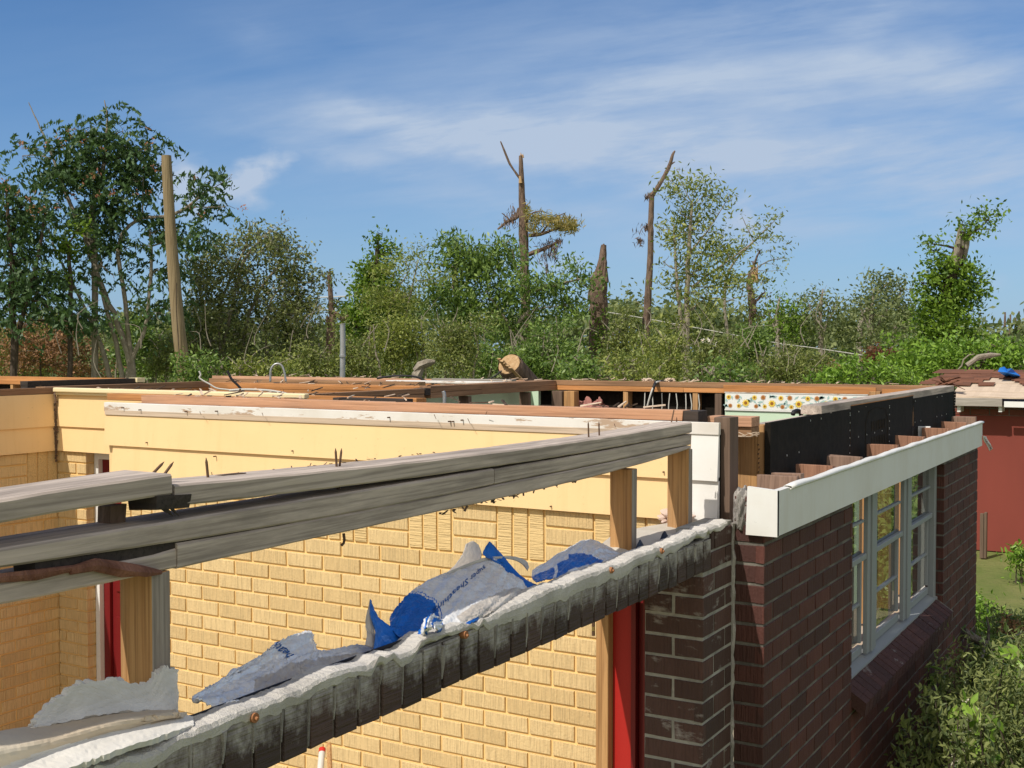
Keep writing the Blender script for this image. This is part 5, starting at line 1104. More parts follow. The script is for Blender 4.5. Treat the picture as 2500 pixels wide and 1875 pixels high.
def tree(name, label, cat, base, d, trunks, blobs, lf, size, wid=.42, bark='bark_pale', dens=1.0, group=None, clus=.10, droop=.0, twigs=True, kind='leaf', extra=None, far=None, thick=1.0):
    """base (u, v) in the photo, d metres ahead; trunks: lists of (u, v, radius); blobs: (u, v, ru, rv[, dens]) leaf masses"""
    NT[0] += 1; r = np.random.default_rng(100+NT[0]); px = d/F
    b = P(base[0], base[1], d=d); root = np.array([b[0], b[1], 0.0])
    t = thing(name, label, cat, tuple(root), group)
    mb = MB(); allp = []
    for tr in trunks:
        pts = [P(u, v, d=d+(q[0] if q else 0)) for (u, v, rad, *q) in tr]; rad = [x[2] for x in tr]
        if pts[0][2] > .05 and tr[0][1] > 780 : pts = [np.array([pts[0][0], pts[0][1], 0.0])] + pts; rad = [rad[0]*1.15] + rad
        Q = catmull(np.array(pts), max(6, len(pts)*4)); R_ = np.interp(np.linspace(0, 1, len(Q)), np.linspace(0, 1, len(rad)), rad)
        Q[1:-1] += r.normal(0, 1, Q[1:-1].shape)*R_[1:-1, None]*(.18 if max(rad) < .1 else .05)
        mb.tube(list(Q), list(np.maximum(R_, .004)), 7 if max(rad) < .1 else 12, 0, True, .08); allp += [(q, w) for q, w in zip(Q, R_)]
    V = []; Fs = []; nb = 0; PA = np.array([q for q, _ in allp]) if allp else np.array([root]); PR = np.array([w for _, w in allp]) if allp else np.array([.03])
    for bl in blobs:
        u, v, ru, rv = bl[:4]; dn = bl[4] if len(bl) > 4 else 1.0
        rad = np.array([ru*px, min(ru, rv*1.4)*px, rv*px]); rad[1] = max(rad[1], .25)
        R3 = np.array([[_cy, -_sy, 0], [_sy, _cy, 0], [0, 0, 1]]); c = P(u, v, d=d+r.uniform(-.3, .3)*ru*px)
        area = math.pi*rad[0]*rad[2]; n = int(area/(size*size*wid)*3.6*2.1*dens*dn); k = max(3, int(area/(clus*clus)*.5*dn**.5))
        pts, cc = cloud(np.zeros(3), rad, n, k, clus, r, .25)
        if kind == 'mimosa':
            nf = max(4, int(n/11)); q = cc[r.integers(0, len(cc), nf)]+r.normal(0, clus*.7, (nf, 3)); pts = frond(q, r, .44, 11)
        pts = pts@R3.T + c; ccw = cc@R3.T + c
        v_, f_ = leaves(pts, size, wid, droop, r)
        V.append(v_); Fs += [tuple(x+nb for x in q) for q in f_]; nb += len(v_)
        if twigs:
            j = np.argmin(np.linalg.norm(PA-c, axis=1)-PA[:, 2]*0 + np.maximum(0, PA[:, 2]-c[2])*2); s0 = PA[j]; rt = min(PR[j]*.6, .035)*thick
            mid = (s0+c)/2+r.normal(0, .12, 3)*np.linalg.norm(c-s0)*.4
            mb.tube([s0, mid, c], [rt, rt*.7, rt*.4], 5, 0, False)
            for q in ccw[:min(len(ccw), 9)]:
                m_ = (q+c)/2+r.normal(0, .05, 3); mb.tube([c, m_, q], [rt*.4, rt*.28, .004], 4, 0, False)
    if extra: extra(mb, r, t, d)
    tk = mb.build('trunk', [M[bark]], t) if mb.v else None
    if V:
        link_mesh('crown', np.concatenate(V), Fs, [M[lf]], t)
    return t
def addleaf(t, name, pts, size, wid, mat, droop=0, r=None):
    v, f = leaves(np.array(pts), size, wid, droop, r); return link_mesh(name, v, f, [M[mat]], t)
# --- mimosa trees on the left
mim = tree('mimosa_tree', 'tall dark mimosa tree with pink blossom just left of the wooden pole', 'tree', (290, 930), 22,
  [[(325,930,.065),(290,800,.055),(245,690,.05),(210,590,.045),(160,470,.035),(120,360,.022),(88,290,.012),(70,250,.006)],
   [(300,930,.05),(262,760,.04),(230,640,.04),(215,560,.04)], [(232,900,.06),(232,600,.055),(225,520,.05),(250,420,.04),(262,300,.02),(255,245,.008)],
   [(310,930,.05),(355,800,.035),(370,640,.03),(365,560,.02)], [(325,930,.05),(300,700,.04),(290,600,.04),(330,540,.03),(430,520,.03),(500,470,.02)], [(270,930,.05),(200,740,.03),(150,640,.02)]],
  [(110,365,70,26,.7), (55,380,35,22,.5), (150,420,75,60), (230,390,85,80), (210,320,50,38,.8), (320,380,70,60), (350,440,45,60,.8), (300,480,85,60), (180,520,60,40,.8), (240,560,80,40,.6), (395,560,70,36,.8), (470,580,60,36,.6), (330,600,60,30,.6),
   (480,490,50,45,.8), (500,445,34,26,.7), (545,505,34,20,.35), (560,435,14,10,.5), (380,660,60,40,.6), (120,560,50,60,.35), (250,650,80,60,.35), (130,690,60,50,.4), (380,760,60,50,.6), (200,760,60,50,.4), (300,320,40,34,.7)],
  'lf_mimosa', .115, .40, 'bark_pale', 1.15, 'mimosa trees', clus=.20, droop=.5, kind='mimosa')
rr = np.random.default_rng(3)
def flowers(t, blobs, d, n, mat='flower', size=.05):
    pts = []
    for (u, v, ru, rv) in blobs:
        for _ in range(n):
            a = P(u+rr.normal(0, ru), v+rr.normal(0, rv), d=d-rr.uniform(.3, 1.0)); pts += [a+rr.normal(0, .035, 3) for _ in range(7)]
    addleaf(t, 'blossom', pts, size, .5, mat)
flowers(mim, [(120,345,25,12), (150,340,15,8), (60,360,12,8), (210,350,40,20), (270,470,60,14), (330,460,30,10), (270,475,8,5), (380,410,12,12), (480,490,30,25), (220,440,30,20), (590,505,4,4), (370,350,10,20)], 22, 3)
m2 = tree('mimosa_tree', 'mimosa tree with pink blossom cut by the left edge of the picture', 'tree', (30, 930), 21,
  [[(34,930,.06),(30,700,.05),(22,560,.035),(15,450,.02)], [(34,900,.05),(90,640,.03),(110,520,.02)]],
  [(20,480,55,45), (70,500,60,40), (40,560,80,50), (60,620,75,50,.8), (15,650,60,60,.7), (90,680,50,40,.5), (110,740,70,50,.8), (30,740,70,60,.8), (40,680,80,50,.7), (150,780,70,40,.6)], 'lf_mimosa', .115, .40, 'bark_dark', 1.05, 'mimosa trees', clus=.20, droop=.5, kind='mimosa')
flowers(m2, [(40,470,30,10), (95,510,25,15), (60,500,20,15), (5,440,8,6)], 21, 3)
tree('hanging_vine', 'bright green vine hanging on the mimosa trunk near the left', 'vine', (165, 930), 21.4, [[(170,930,.05),(172,700,.04),(165,600,.03)]], [(150,590,22,26,.9), (165,620,25,30,.9), (190,560,25,20,.6), (160,680,18,40,.6)], 'lf_ivy', .09, .55, 'bark_dark', 1.0, clus=.12)
tree('dry_bush', 'brown dried bush low at the left edge', 'bush', (110, 930), 23.5, [[(100,930,.02),(90,850,.01)]], [(60,860,80,55,.8), (150,850,70,60,.7), (200,880,70,45,.6), (100,800,60,30,.3)], 'lf_dry', .07, .45, 'bark_dark', .9, clus=.14)
# --- wooden pole
mb = MB(); pb = P(450, 915, d=20); q = [(450,915), (436,800), (422,640), (413,510), (406,380)]
pts = [P(u, v, d=20) for u, v in q]; dirn = pts[0]-pts[1]; pts = [pts[0]+dirn*(pts[0][2]/(-dirn[2]))] + pts
mb.tube(list(catmull(np.array(pts), 26)), list(np.linspace(.125, .082, 26)), 20, 0, True, .012)
o = mb.build('utility_pole', [M['pole']], None, loc=pts[0], smooth=False); tag(o, 'leaning bare wooden utility pole rising above the left wall plates', 'pole')
mb = MB(); a = P(431, 690, d=19.86); b = P(440, 905, d=19.86); mb.tube(list(catmull(np.array([a, P(431,760,d=19.86), P(436,840,d=19.86), b]), 20)), .008, 5); q = mb.build('split', [M['bark_dark']]); q.parent = o; q.matrix_parent_inverse = Matrix.Translation(-Vector(o.location))
# --- olive-grey tree right of the pole
tree('olive_tree', 'gray green broad bushy tree right of the wooden pole', 'tree', (560, 930), 24,
  [[(535,930,.04),(560,780,.035),(590,650,.03),(640,580,.015)], [(590,930,.04),(600,800,.035),(640,700,.03),(700,630,.015)], [(520,930,.03),(500,780,.025),(480,680,.02)], [(545,930,.035),(535,760,.03),(600,600,.02),(610,540,.008)], [(650,800,.02),(690,700,.015),(760,690,.008)]],
  [(610,575,34,30,.7), (640,610,70,50,.75), (560,630,60,50,.75), (700,640,60,50,.7), (500,680,60,60,.8), (590,700,80,60,.8), (690,720,80,60,.8), (760,700,36,50,.55), (545,780,85,60,.9), (660,800,90,60,.9), (740,790,50,60,.7), (480,800,50,80,.8), (600,870,110,50,.9), (480,880,60,50,.8), (700,540,14,10,.2), (735,870,50,45,.9)],
  'lf_olive', .085, .46, 'bark_pale', 1.05, clus=.15)
tree('broken_tree', 'thin broken trunk with a tuft of vine left of the gray pipe', 'tree', (808, 930), 24,
  [[(812,930,.06),(810,780,.06),(806,700,.05),(803,665,.03)], [(812,800,.05),(835,780,.045),(850,770,.02)], [(800,930,.07),(802,800,.05),(798,770,.02)]], [(805,685,12,18,.8), (815,740,16,30,.5), (803,665,8,8,.8), (830,770,16,14,.4)], 'lf_dull', .07, .5, 'bark_pine', .9, clus=.08)
tree('vine_covered_tree', 'narrow pointed vine covered tree right of the gray pipe', 'tree', (900, 930), 27, [[(905,930,.10),(915,700,.08),(922,600,.04)]],
  [(922,595,16,22,.9), (945,618,22,16,.9), (915,640,30,34), (905,690,42,45), (930,700,46,50), (890,750,50,50), (940,770,60,50), (870,800,40,50), (925,570,10,10,.5)], 'lf_ivy', .10, .55, 'bark_dark', 1.15, clus=.15)
tree('feathery_tree', 'light feathery sparse tree behind the vine covered tree', 'tree', (1000, 930), 25, [[(980,930,.03),(990,780,.025),(1020,640,.012)], [(960,930,.025),(950,760,.02),(1000,660,.01)]],
  [(1010,640,50,40,.22), (1040,600,24,18,.22), (960,680,50,40,.3), (1000,720,60,50,.35), (1060,680,45,30,.3), (980,620,20,20,.15), (950,740,60,50,.6)], 'lf_light', .075, .35, 'bark_pale', .9, clus=.16)
tree('leafy_tree', 'big bright green tree in front of the tall broken pine', 'tree', (1150, 930), 26,
  [[(1150,930,.07),(1120,780,.06),(1110,680,.05),(1125,620,.02)], [(1290,930,.06),(1283,850,.055),(1262,800,.04),(1290,760,.03)], [(1250,830,.03),(1190,720,.02)], [(1290,715,.04),(1340,700,.03),(1420,680,.02)]],
  [(1130,600,48,26,.9), (1100,590,22,18,.6), (1160,620,60,34,.9), (1180,660,70,45), (1220,640,50,30,.8), (1240,590,26,20,.6), (1250,610,40,22,.7), (1130,660,40,40,.9), (1100,730,60,50), (1190,730,90,50), (1290,710,60,40,.8), (1270,780,80,40), (1340,700,50,34,.7), (1410,660,40,28,.7), (1430,700,30,26,.5), (1060,690,40,30,.5), (1045,640,30,24,.35), (1150,790,90,50), (1380,745,50,40)],
  'lf_green', .125, .34, 'bark_pale', 1.0, clus=.20, droop=.45)
# tall broken pine
def pine_extra(mb, r, t, d):
    for tr in ([(1268,435,.03),(1245,400,.03),(1230,365,.025),(1222,345,.015)], [(1268,508,.055),(1262,530,.05),(1240,540,.04),(1215,560,.02)], [(1290,575,.05),(1320,572,.045),(1360,558,.03),(1400,548,.012)], [(1290,622,.06),(1320,610,.05),(1350,598,.04),(1362,585,.02)], [(1330,605,.03),(1362,592,.02),(1372,590,.01)], [(1320,572,.03),(1350,535,.02),(1380,520,.01)], [(1282,540,.03),(1300,520,.02),(1325,515,.01)], [(1255,545,.02),(1225,520,.01)]):
        mb.tube(list(catmull(np.array([P(u, v, d=d) for u, v, _ in tr]), 10)), list(np.interp(np.linspace(0,1,10), np.linspace(0,1,len(tr)), [q[2] for q in tr])), 7, 0, True, .2)
    pts = []
    for (u, v, ru, rv, n) in ((1370,548,34,18,500), (1395,555,14,14,260), (1340,540,34,14,300), (1310,530,22,14,200), (1300,560,14,12,120), (1285,515,8,14,90)):
        for _ in range(n): pts.append(P(u+r.normal(0, ru*.6), v+r.normal(0, rv*.6), d=d+r.normal(0, .35)))
    addleaf(t, 'needles', pts, .17, .16, 'lf_pine', 0, r)
    pts = []
    for (u, v, ru, rv, n) in ((1250,530,10,20,90), (1235,545,12,14,60), (1345,600,20,10,120), (1330,625,22,14,110), (1355,620,6,16,60), (1365,590,6,8,40), (1335,660,4,12,40)):
        for _ in range(n): pts.append(P(u+r.normal(0, ru*.6), v+r.normal(0, rv*.7), d=d+r.normal(0, .25)))
    addleaf(t, 'dead_needles', pts, .15, .14, 'bark_pine', 1.0, r)
    mb2 = MB()
    for i in range(4): a = P(1272+i*1.6, 385, d=d); b = P(1271.5+i*1.7, 366+random.uniform(0, 12), d=d); mb2.tube([a, b], [.03,.006], 5)
    a = P(1271, 447, d=d-.12); mb2.tube([a, P(1270, 430, d=d-.12)], [.05,.03], 6); mb2.build('splintered_wood', [M['raw']], t)
tree('broken_pine', 'tall snapped pine with one needle tufted side limb', 'tree', (1282, 930), 30, [[(1284,930,.14),(1283,750,.125),(1280,640,.11),(1278,560,.12),(1275,500,.09),(1273,430,.068),(1271,380,.045)]], [], 'lf_pine', .1, bark='bark_pine', extra=pine_extra)
def spar_extra(mb, r, t, d):
    for i in range(6):
        x = 1462+i*3.2; a = P(x, 690, d=d-.1); b = P(1470+i*.8, 600+i*3 if i < 3 else 600-i, d=d); mb.tube([a, (a+b)/2+r.normal(0,.02,3), b], [.07,.06,.015], 6, 0, True, .2)
    pts = [P(1470+r.normal(0, 16), 840+r.normal(0, 50), d=d-.3) for _ in range(420)]; addleaf(t, 'vine', pts, .09, .55, 'lf_ivy', .3, r)
tree('snapped_tree', 'thick snapped trunk with a sharp splintered point in the middle of the trees', 'tree', (1460, 930), 27, [[(1464,930,.23),(1461,800,.22),(1460,720,.21),(1461,685,.20),(1469,650,.11),(1474,598,.06)]], [], 'lf_ivy', .1, bark='bark_pine', extra=spar_extra)
def thin_extra(mb, r, t, d):
    tr = [(1590,478,.07),(1602,462,.055),(1622,430,.05),(1636,400,.045),(1642,378,.035),(1648,368,.015)]
    mb.tube(list(catmull(np.array([P(u, v, d=d) for u, v, _ in tr]), 16)), list(np.interp(np.linspace(0,1,16), np.linspace(0,1,6), [q[2] for q in tr])), 7, 0, True, .1)
    mb.tube([P(1636,402,d=d), P(1648,395,d=d)], [.03,.01], 6); mb.tube([P(1582,480,d=d), P(1590,478,d=d)], [.02,.05], 6); mb.tube([P(1594,530,d=d), P(1590,545,d=d)], [.02,.05], 6)
    pts = []
    for (u, v, s, n) in ((1562,590,5,60), (1578,556,4,50), (1582,480,4,40), (1560,565,9,20)):
        pts += [P(u+r.normal(0, s), v+r.normal(0, s), d=d) for _ in range(n)]
    addleaf(t, 'dead_needles', pts, .14, .15, 'bark_pine', .8, r)
tree('dead_tree', 'thin dead pine trunk with a curved bare top in front of the sparse tree', 'tree', (1574, 930), 28, [[(1574,930,.10),(1578,800,.09),(1582,720,.085),(1588,620,.07),(1589,540,.065),(1591,478,.06)]], [], 'lf_ivy', .1, bark='bark_pine', extra=thin_extra)
tree('slender_tree', 'tall slender light green tree with twin pale trunks', 'tree', (1675, 930), 25,
  [[(1675,930,.07),(1676,850,.065),(1678,700,.055),(1682,600,.045),(1690,500,.02)], [(1672,860,.05),(1660,760,.04),(1650,650,.03),(1645,550,.015)], [(1680,620,.03),(1730,560,.015),(1780,480,.006)], [(1690,700,.03),(1760,650,.02),(1840,590,.008)]],
  [(1650,470,38,30,.6), (1640,440,18,16,.4), (1652,415,10,10,.3), (1700,450,40,22,.8), (1715,480,40,34,.8), (1660,520,50,34,.6), (1700,560,60,40,.7), (1740,520,34,28,.5), (1770,478,26,12,.4), (1650,580,40,30,.5), (1720,620,60,36,.75), (1770,600,36,26,.7), (1765,570,22,20,.7), (1690,670,56,36,.8), (1750,670,50,34,.8), (1660,640,30,30,.4), (1620,640,24,20,.2), (1720,730,60,40,.8), (1640,700,40,30,.35), (1790,640,30,20,.4), (1610,560,14,26,.4), (1800,700,40,26,.5), (1660,800,60,50,.7), (1800,478,8,6,.5)],
  'lf_light', .115, .33, 'bark_pale', .62, clus=.17, droop=.2)
tree('sparse_tree', 'sparse branches with scattered leaves right of the slender tree', 'tree', (1800, 930), 27,
  [[(1790,930,.04),(1770,760,.035),(1780,660,.03),(1840,590,.02),(1890,540,.008)], [(1810,680,.02),(1870,640,.012),(1915,630,.006)], [(1840,590,.015),(1812,530,.006)]],
  [(1885,530,26,16,.5), (1900,525,14,8,.5), (1870,560,34,20,.4), (1830,560,20,12,.3), (1880,580,26,12,.4), (1920,595,18,14,.35), (1880,615,16,10,.5), (1915,630,16,10,.5), (1808,520,6,8,.5), (1800,610,30,26,.5), (1890,645,12,8,.6), (1860,690,14,12,.7), (1830,720,20,16,.4), (1785,690,20,20,.5), (1905,660,10,8,.4)],
  'lf_light', .11, .33, 'bark_pale', .62, clus=.13)
def sn2(mb, r, t, d):
    mb2 = MB()
    for i in range(5): mb2.tube([P(1838+i*2.4, 690, d=d-.05), P(1836+i*3.4, 645+random.uniform(-6, 14), d=d-.05)], [.035,.008], 5)
    mb2.build('splintered_wood', [M['raw']], t)
tree('stripped_tree', 'short stripped trunk with a tuft on top right of the slender tree', 'tree', (1838, 930), 27.5, [[(1840,930,.08),(1838,800,.09),(1836,740,.09),(1832,690,.08),(1840,650,.06)], [(1838,745,.04),(1855,725,.03),(1868,712,.015)]], [(1838,640,8,8,.7), (1855,612,6,6,.5), (1862,685,14,12,.9), (1838,760,40,26,.5), (1870,725,16,12,.3)], 'lf_dull', .10, .4, 'bark_pine', .9, clus=.09, extra=sn2)
# --- the middle distance on the right
for (u, v, ru, rv, lab) in ((2005, 760, 60, 60, 'pale twiggy tree right of the stripped trunk'), (2130, 770, 60, 70, 'feathery tree left of the curved crowned tree'), (1900, 770, 50, 50, 'rounded dark green tree behind the sparse branches')):
    tree('distant_tree', lab, 'tree', (u, 930), 42, [[(u,900,.10),(u-3,780,.08),(u+4,v-rv+5,.02)], [(u,850,.05),(u-ru*.5,v-rv*.3,.02)], [(u,840,.05),(u+ru*.6,v-rv*.2,.02)]],
      [(u, v-rv*.75, ru*.3, rv*.3, .5), (u-ru*.5, v-rv*.3, ru*.45, rv*.4, .5), (u+ru*.5, v-rv*.25, ru*.45, rv*.4, .45), (u, v, ru, rv*.5, .7), (u, v+rv*.7, ru*1.1, rv*.5, .9)], 'lf_far' if u != 1900 else 'lf_ivy', .15, .42, 'bark_pale', .85, 'trees in the middle distance', clus=.30)
tree('curved_tree', 'tree with a rounded arching crown left of the vine tower', 'tree', (2110, 930), 44, [[(2098,900,.12),(2100,800,.10),(2115,760,.08),(2140,720,.05),(2170,690,.03)], [(2180,850,.08),(2190,760,.05),(2200,700,.03)]],
  [(2160,690,40,16,.9), (2190,705,26,22,.9), (2140,715,30,20,.8), (2170,735,34,24,.6), (2200,760,30,40,.5), (2215,800,30,40,.5), (2120,760,20,30,.5), (2225,705,6,10,.6), (2180,800,40,30,.7)], 'lf_far', .16, .42, 'bark_pale', .95, clus=.28)
# --- the vine tower on the right
def tower_extra(mb, r, t, d):
    mb2 = MB()
    for i in range(9):
        x = 2330+i*2.6; a = P(x+2, 640, d=d-.1+i*.02); b = P(2340+i*3.6, 572-random.uniform(0, 24), d=d-.1+i*.02); mb2.tube([a, (a+b)/2+r.normal(0,.015,3), b], [.05,.045,.010], 6, 0, True, .15)
    mb2.build('splintered_wood', [M['bark_pale']], t)
tree('vine_tower', 'tall vine smothered trunk with a split leaning top at the right', 'tree', (2310, 930), 26,
  [[(2310,930,.16),(2312,760,.16),(2325,660,.14),(2345,600,.11)], [(2350,585,.03),(2385,560,.025),(2415,535,.01)]],
  [(2298,645,40,28), (2275,610,16,24,.6), (2355,645,32,26,.8), (2310,680,54,38), (2300,730,66,45), (2350,720,50,40), (2310,790,70,50), (2280,840,70,45), (2350,850,60,40), (2250,690,20,20,.4), (2385,690,14,40,.4), (2275,595,8,10,.4),
   (2360,570,22,16,.8), (2385,555,22,14,.8), (2405,535,24,18,.7), (2425,520,18,14,.5), (2402,505,6,10,.5), (2350,548,7,12,.6), (2415,560,8,8,.4)],
  'lf_ivy', .105, .50, 'bark_dark', 1.35, clus=.15, extra=tower_extra)
tree('leafy_thicket', 'bright leafy thicket under the vine tower behind the shed roof', 'thicket', (2330, 960), 22.5, [[(2360,930,.05),(2380,905,.045),(2400,885,.04)], [(2330,905,.02),(2350,870,.015),(2375,860,.01)]],
  [(2240,880,60,40), (2300,880,70,45), (2200,860,40,40,.7), (2400,900,60,26,.8), (2450,870,50,34,.9), (2480,900,40,30,.8), (2420,840,50,16,.5), (2340,860,50,30,.8), (2490,850,20,30,.7)], 'lf_bright', .095, .45, 'bark_dark', 1.15, clus=.15)
mb = MB(); mb.tube(pc([(2360,893),(2375,882),(2388,872),(2420,867),(2442,866)], 21.6), [.045,.05,.055,.05,.02], 9, 0, True, .1); mb.tube(pc([(2333,908),(2348,893),(2352,878),(2365,867),(2380,864)], 21.6), [.008,.014,.014,.012,.006], 6)
tag(mb.build('fallen_limb', [M['bark_pale']], None, loc=P(2360, 893, d=21.6)), 'pale fallen limb lying in the leafy thicket above the shed roof', 'limb')
tree('ferny_bush', 'low spreading ferny bright green bush behind the back wall at the right', 'bush', (2120, 960), 20, [[(2120,930,.03),(2120,900,.02)]], [(2060,915,60,24), (2120,900,60,22), (2180,910,55,26), (2225,920,40,24), (2010,925,40,16,.8)], 'lf_bright', .10, .28, 'bark_dark', 1.2, clus=.13)
# rust brown brush and red pile
tree('rusty_brush', 'rust brown heap of dead brush left of the vine tower', 'brush', (2140, 930), 34, [[(2130,900,.03),(2145,860,.02)]], [(2130,872,30,14,1), (2160,862,26,14,1), (2185,872,24,14,.7), (2145,880,34,10,.8)], 'lf_rust', .11, .25, 'bark_dark', 1.5, clus=.12)
tree('red_pile', 'small red heap in front of the brush left of the rusty heap', 'heap', (2038, 930), 34, [[(2038,900,.02),(2038,885,.01)]], [(2036,888,13,8,1.2)], 'flower', .10, .6, 'bark_dark', 1.4, clus=.08, twigs=False)
o = lump('white_rag', tuple(P(1745, 870, d=24)), (.12, .08, .24), M['oldwhite'], 3, .45); tag(o, 'pale gray torn rag hanging in the brush under the slender tree', 'rag')
o = lump('white_rag', tuple(P(1725, 832, d=24)), (.10, .05, .04), M['oldwhite'], 3, .45); tag(o, 'small pale strip hanging just above the torn rag in the brush', 'rag')
# --- undergrowth: bushes one by one along the back of the house
UG = [(60,850,110,80,25,'lf_dull','dull bush at the left edge in front of the mimosas'), (330,850,70,70,25,'lf_green','dark green bush left of the pole base'), (420,860,60,60,23,'lf_dull','bush directly behind the pole base'),
      (500,900,70,40,19,'lf_green','low bush just right of the pole base'), (640,900,80,34,19,'lf_light','low bush behind the conduit hoop'), (760,890,60,50,21,'lf_dull','bush left of the gray pipe'),
      (880,860,70,70,20,'lf_dull','bush right of the gray pipe'), (990,840,80,80,21,'lf_light','bush below the feathery tree'), (1110,850,80,80,20,'lf_dull','bush left of the cut log'), (1220,860,70,70,23,'lf_green','bush behind the cut log'),
      (1350,850,80,90,22,'lf_green','bush between the broken pine and the thick snapped trunk'), (1530,840,60,80,22,'lf_dull','bush between the thick snapped trunk and the thin dead trunk'), (1430,900,70,40,18,'lf_green','low bush at the foot of the thick snapped trunk'),
      (1620,860,60,70,21,'lf_light','bush just left of the twin pale trunks'), (1740,870,60,60,22,'lf_dull','bush around the torn rag'), (1830,850,60,70,24,'lf_green','bush at the foot of the stripped trunk'),
      (1900,880,60,50,22,'lf_dull','bush right of the stripped trunk foot'), (1980,880,60,50,26,'lf_dull','bush where the wires end on the right'), (1560,905,80,34,17,'lf_light','low bush behind the plate with the looped cable'), (1780,915,80,26,17,'lf_green','low bush behind the flowered border wall')]
for (u, v, ru, rv, d, lf, lab) in UG:
    r = random.Random(u)
    tr = []
    for i in range(4):
        a = u+r.uniform(-.7,.7)*ru; tr.append([(a, 930, .02), (a+r.uniform(-15,15), v, .014), (a+r.uniform(-35,35), v-rv*r.uniform(.5,1.0), .006)])
    bl = [(u+r.uniform(-.8,.8)*ru, v+r.uniform(-.75,.9)*rv, ru*r.uniform(.30,.5), rv*r.uniform(.28,.48), r.uniform(.6, 1.1)) for _ in range(9)] + [(u, v+rv*.35, ru*.95, rv*.6, .75)]
    tree('bush', lab, 'bush', (u, 930), d, tr, bl, lf, .062 if lf != 'lf_green' else .08, .40, 'bark_pale', .82, 'bushes behind the house', clus=.11)
for (x, y, lab) in ((1.6, 17.0, 'yard shrub mirrored in the middle panes of the window'), (3.4, 21.0, 'taller yard shrub mirrored in the far panes of the window'), (0.9, 13.5, 'small yard shrub mirrored in the near panes of the window')):
    r = np.random.default_rng(int(x*10)); t = thing('yard_shrub', lab, 'shrub', (x, y, 0), 'shrubs across the yard'); mb = MB()
    for k in range(5): mb.tube([(x, y, 0), (x+r.normal(0,.2), y+r.normal(0,.2), .7), (x+r.normal(0,.5), y+r.normal(0,.5), 1.4)], [.02,.015,.005], 5)
    mb.build('stems', [M['bark_dark']], t); pts = np.array([x, y, .85])+r.normal(0, 1, (5000, 3))*np.array([.75,.75,.45]); pts[:, 2] = np.abs(pts[:, 2]); v_, f_ = leaves(pts, .11, .42, 0, r); link_mesh('foliage', v_, f_, [M['lf_green']], t)
# bare broken twigs and pale stems in the brush
mb = MB(); r = random.Random(8)
for i in range(46):
    u = r.uniform(20, 2050); d = r.uniform(18, 23); v0 = r.uniform(800, 930); pts = [(u, v0), (u+r.uniform(-25,25), v0-r.uniform(20,60)), (u+r.uniform(-60,60), v0-r.uniform(40,130))]
    mb.tube(list(catmull(np.array([P(a, b, d=d) for a, b in pts]), 7)), [.009,.009,.008,.007,.005,.004,.002], 5, 0, False)
tag(mb.build('bare_twigs', [M['bark_pale']], None, loc=P(1000, 930, d=20)*np.array([1,1,0])), 'bare pale twigs sticking out of the undergrowth', 'twigs', kind='stuff')
# far wood behind everything: one mass
V = []; Fs = []; nb = 0; r = np.random.default_rng(77)
for i in range(240):
    u = r.uniform(-300, 2800); d = r.uniform(48, 95); top = 790+18*math.sin(u*.011)+14*math.sin(u*.031+1)+r.normal(0, 10) - (26 if 900 < u < 1900 else 0); rv = r.uniform(20, 55); ru = r.uniform(25, 60); px = d/F
    c = P(u, top+rv, d=d); n = int(r.uniform(180, 320)); pts = c + r.normal(0, .5, (n, 3))*np.array([ru*px*1.3, ru*px, rv*px*1.3]); v_, f_ = leaves(pts, .34, .5, 0, r); V.append(v_); Fs += [tuple(x+nb for x in q) for q in f_]; nb += len(v_)
for i in range(220):
    u = r.uniform(-300, 2800); d = r.uniform(48, 90); c = P(u, 880, d=d); c[2] = r.uniform(.2, 2.4); n = 170; pts = c + r.normal(0, 1, (n, 3))*np.array([1.3, 1.3, .8]); v_, f_ = leaves(pts, .42, .5, 0, r); V.append(v_); Fs += [tuple(x+nb for x in q) for q in f_]; nb += len(v_)
tag(link_mesh('distant_wood', np.concatenate(V), Fs, [M['lf_far']]), 'far off wood closing the view behind the broken trees', 'wood', kind='stuff')
# dead sticks on the far right skyline
mb = MB()
for (u, v) in ((2452, 762), (2465, 768), (2478, 775), (2486, 760)): mb.tube([P(u, 830, d=60), P(u+2, v, d=60)], [.10,.04], 6)
tag(mb.build('dead_sticks', [M['bark_pine']], None, loc=P(2465, 830, d=60)), 'cluster of bare dead trunks on the skyline at the far right', 'dead trunks', kind='stuff')
# wires
for (l, d, lab) in (([(780,726),(830,724),(880,722)], 40, 'upper white wire in the gap left of the vine covered tree'), ([(780,757),(830,754),(880,750)], 40, 'lower white wire in the gap left of the vine covered tree'),
                    ([(1480,762),(1560,775),(1740,808),(1900,838),(1990,850),(2110,868)], 30, 'upper of the two wires crossing the brush at the right'), ([(1780,858),(1900,869),(2000,880),(2085,892)], 30, 'lower of the two wires crossing the brush at the right')):
    tubes('wire', lab, 'wire', pc(l, d), .013 if d < 35 else .02, 'wcable', 'overhead wires', 5)
for (u, v0, v1) in ((2005, 905, 850), (1900, 870, 835)): 
    mb = MB(); mb.tube([P(u, v0, d=30), P(u, v1, d=30)], .03, 6); tag(mb.build('fence_post', [M['bark_pale']], None, loc=P(u, v0, d=30)), 'pale post carrying the wires, %s' % ('right one below the twiggy tree' if u > 1950 else 'left one by the stripped trunk'), 'post')
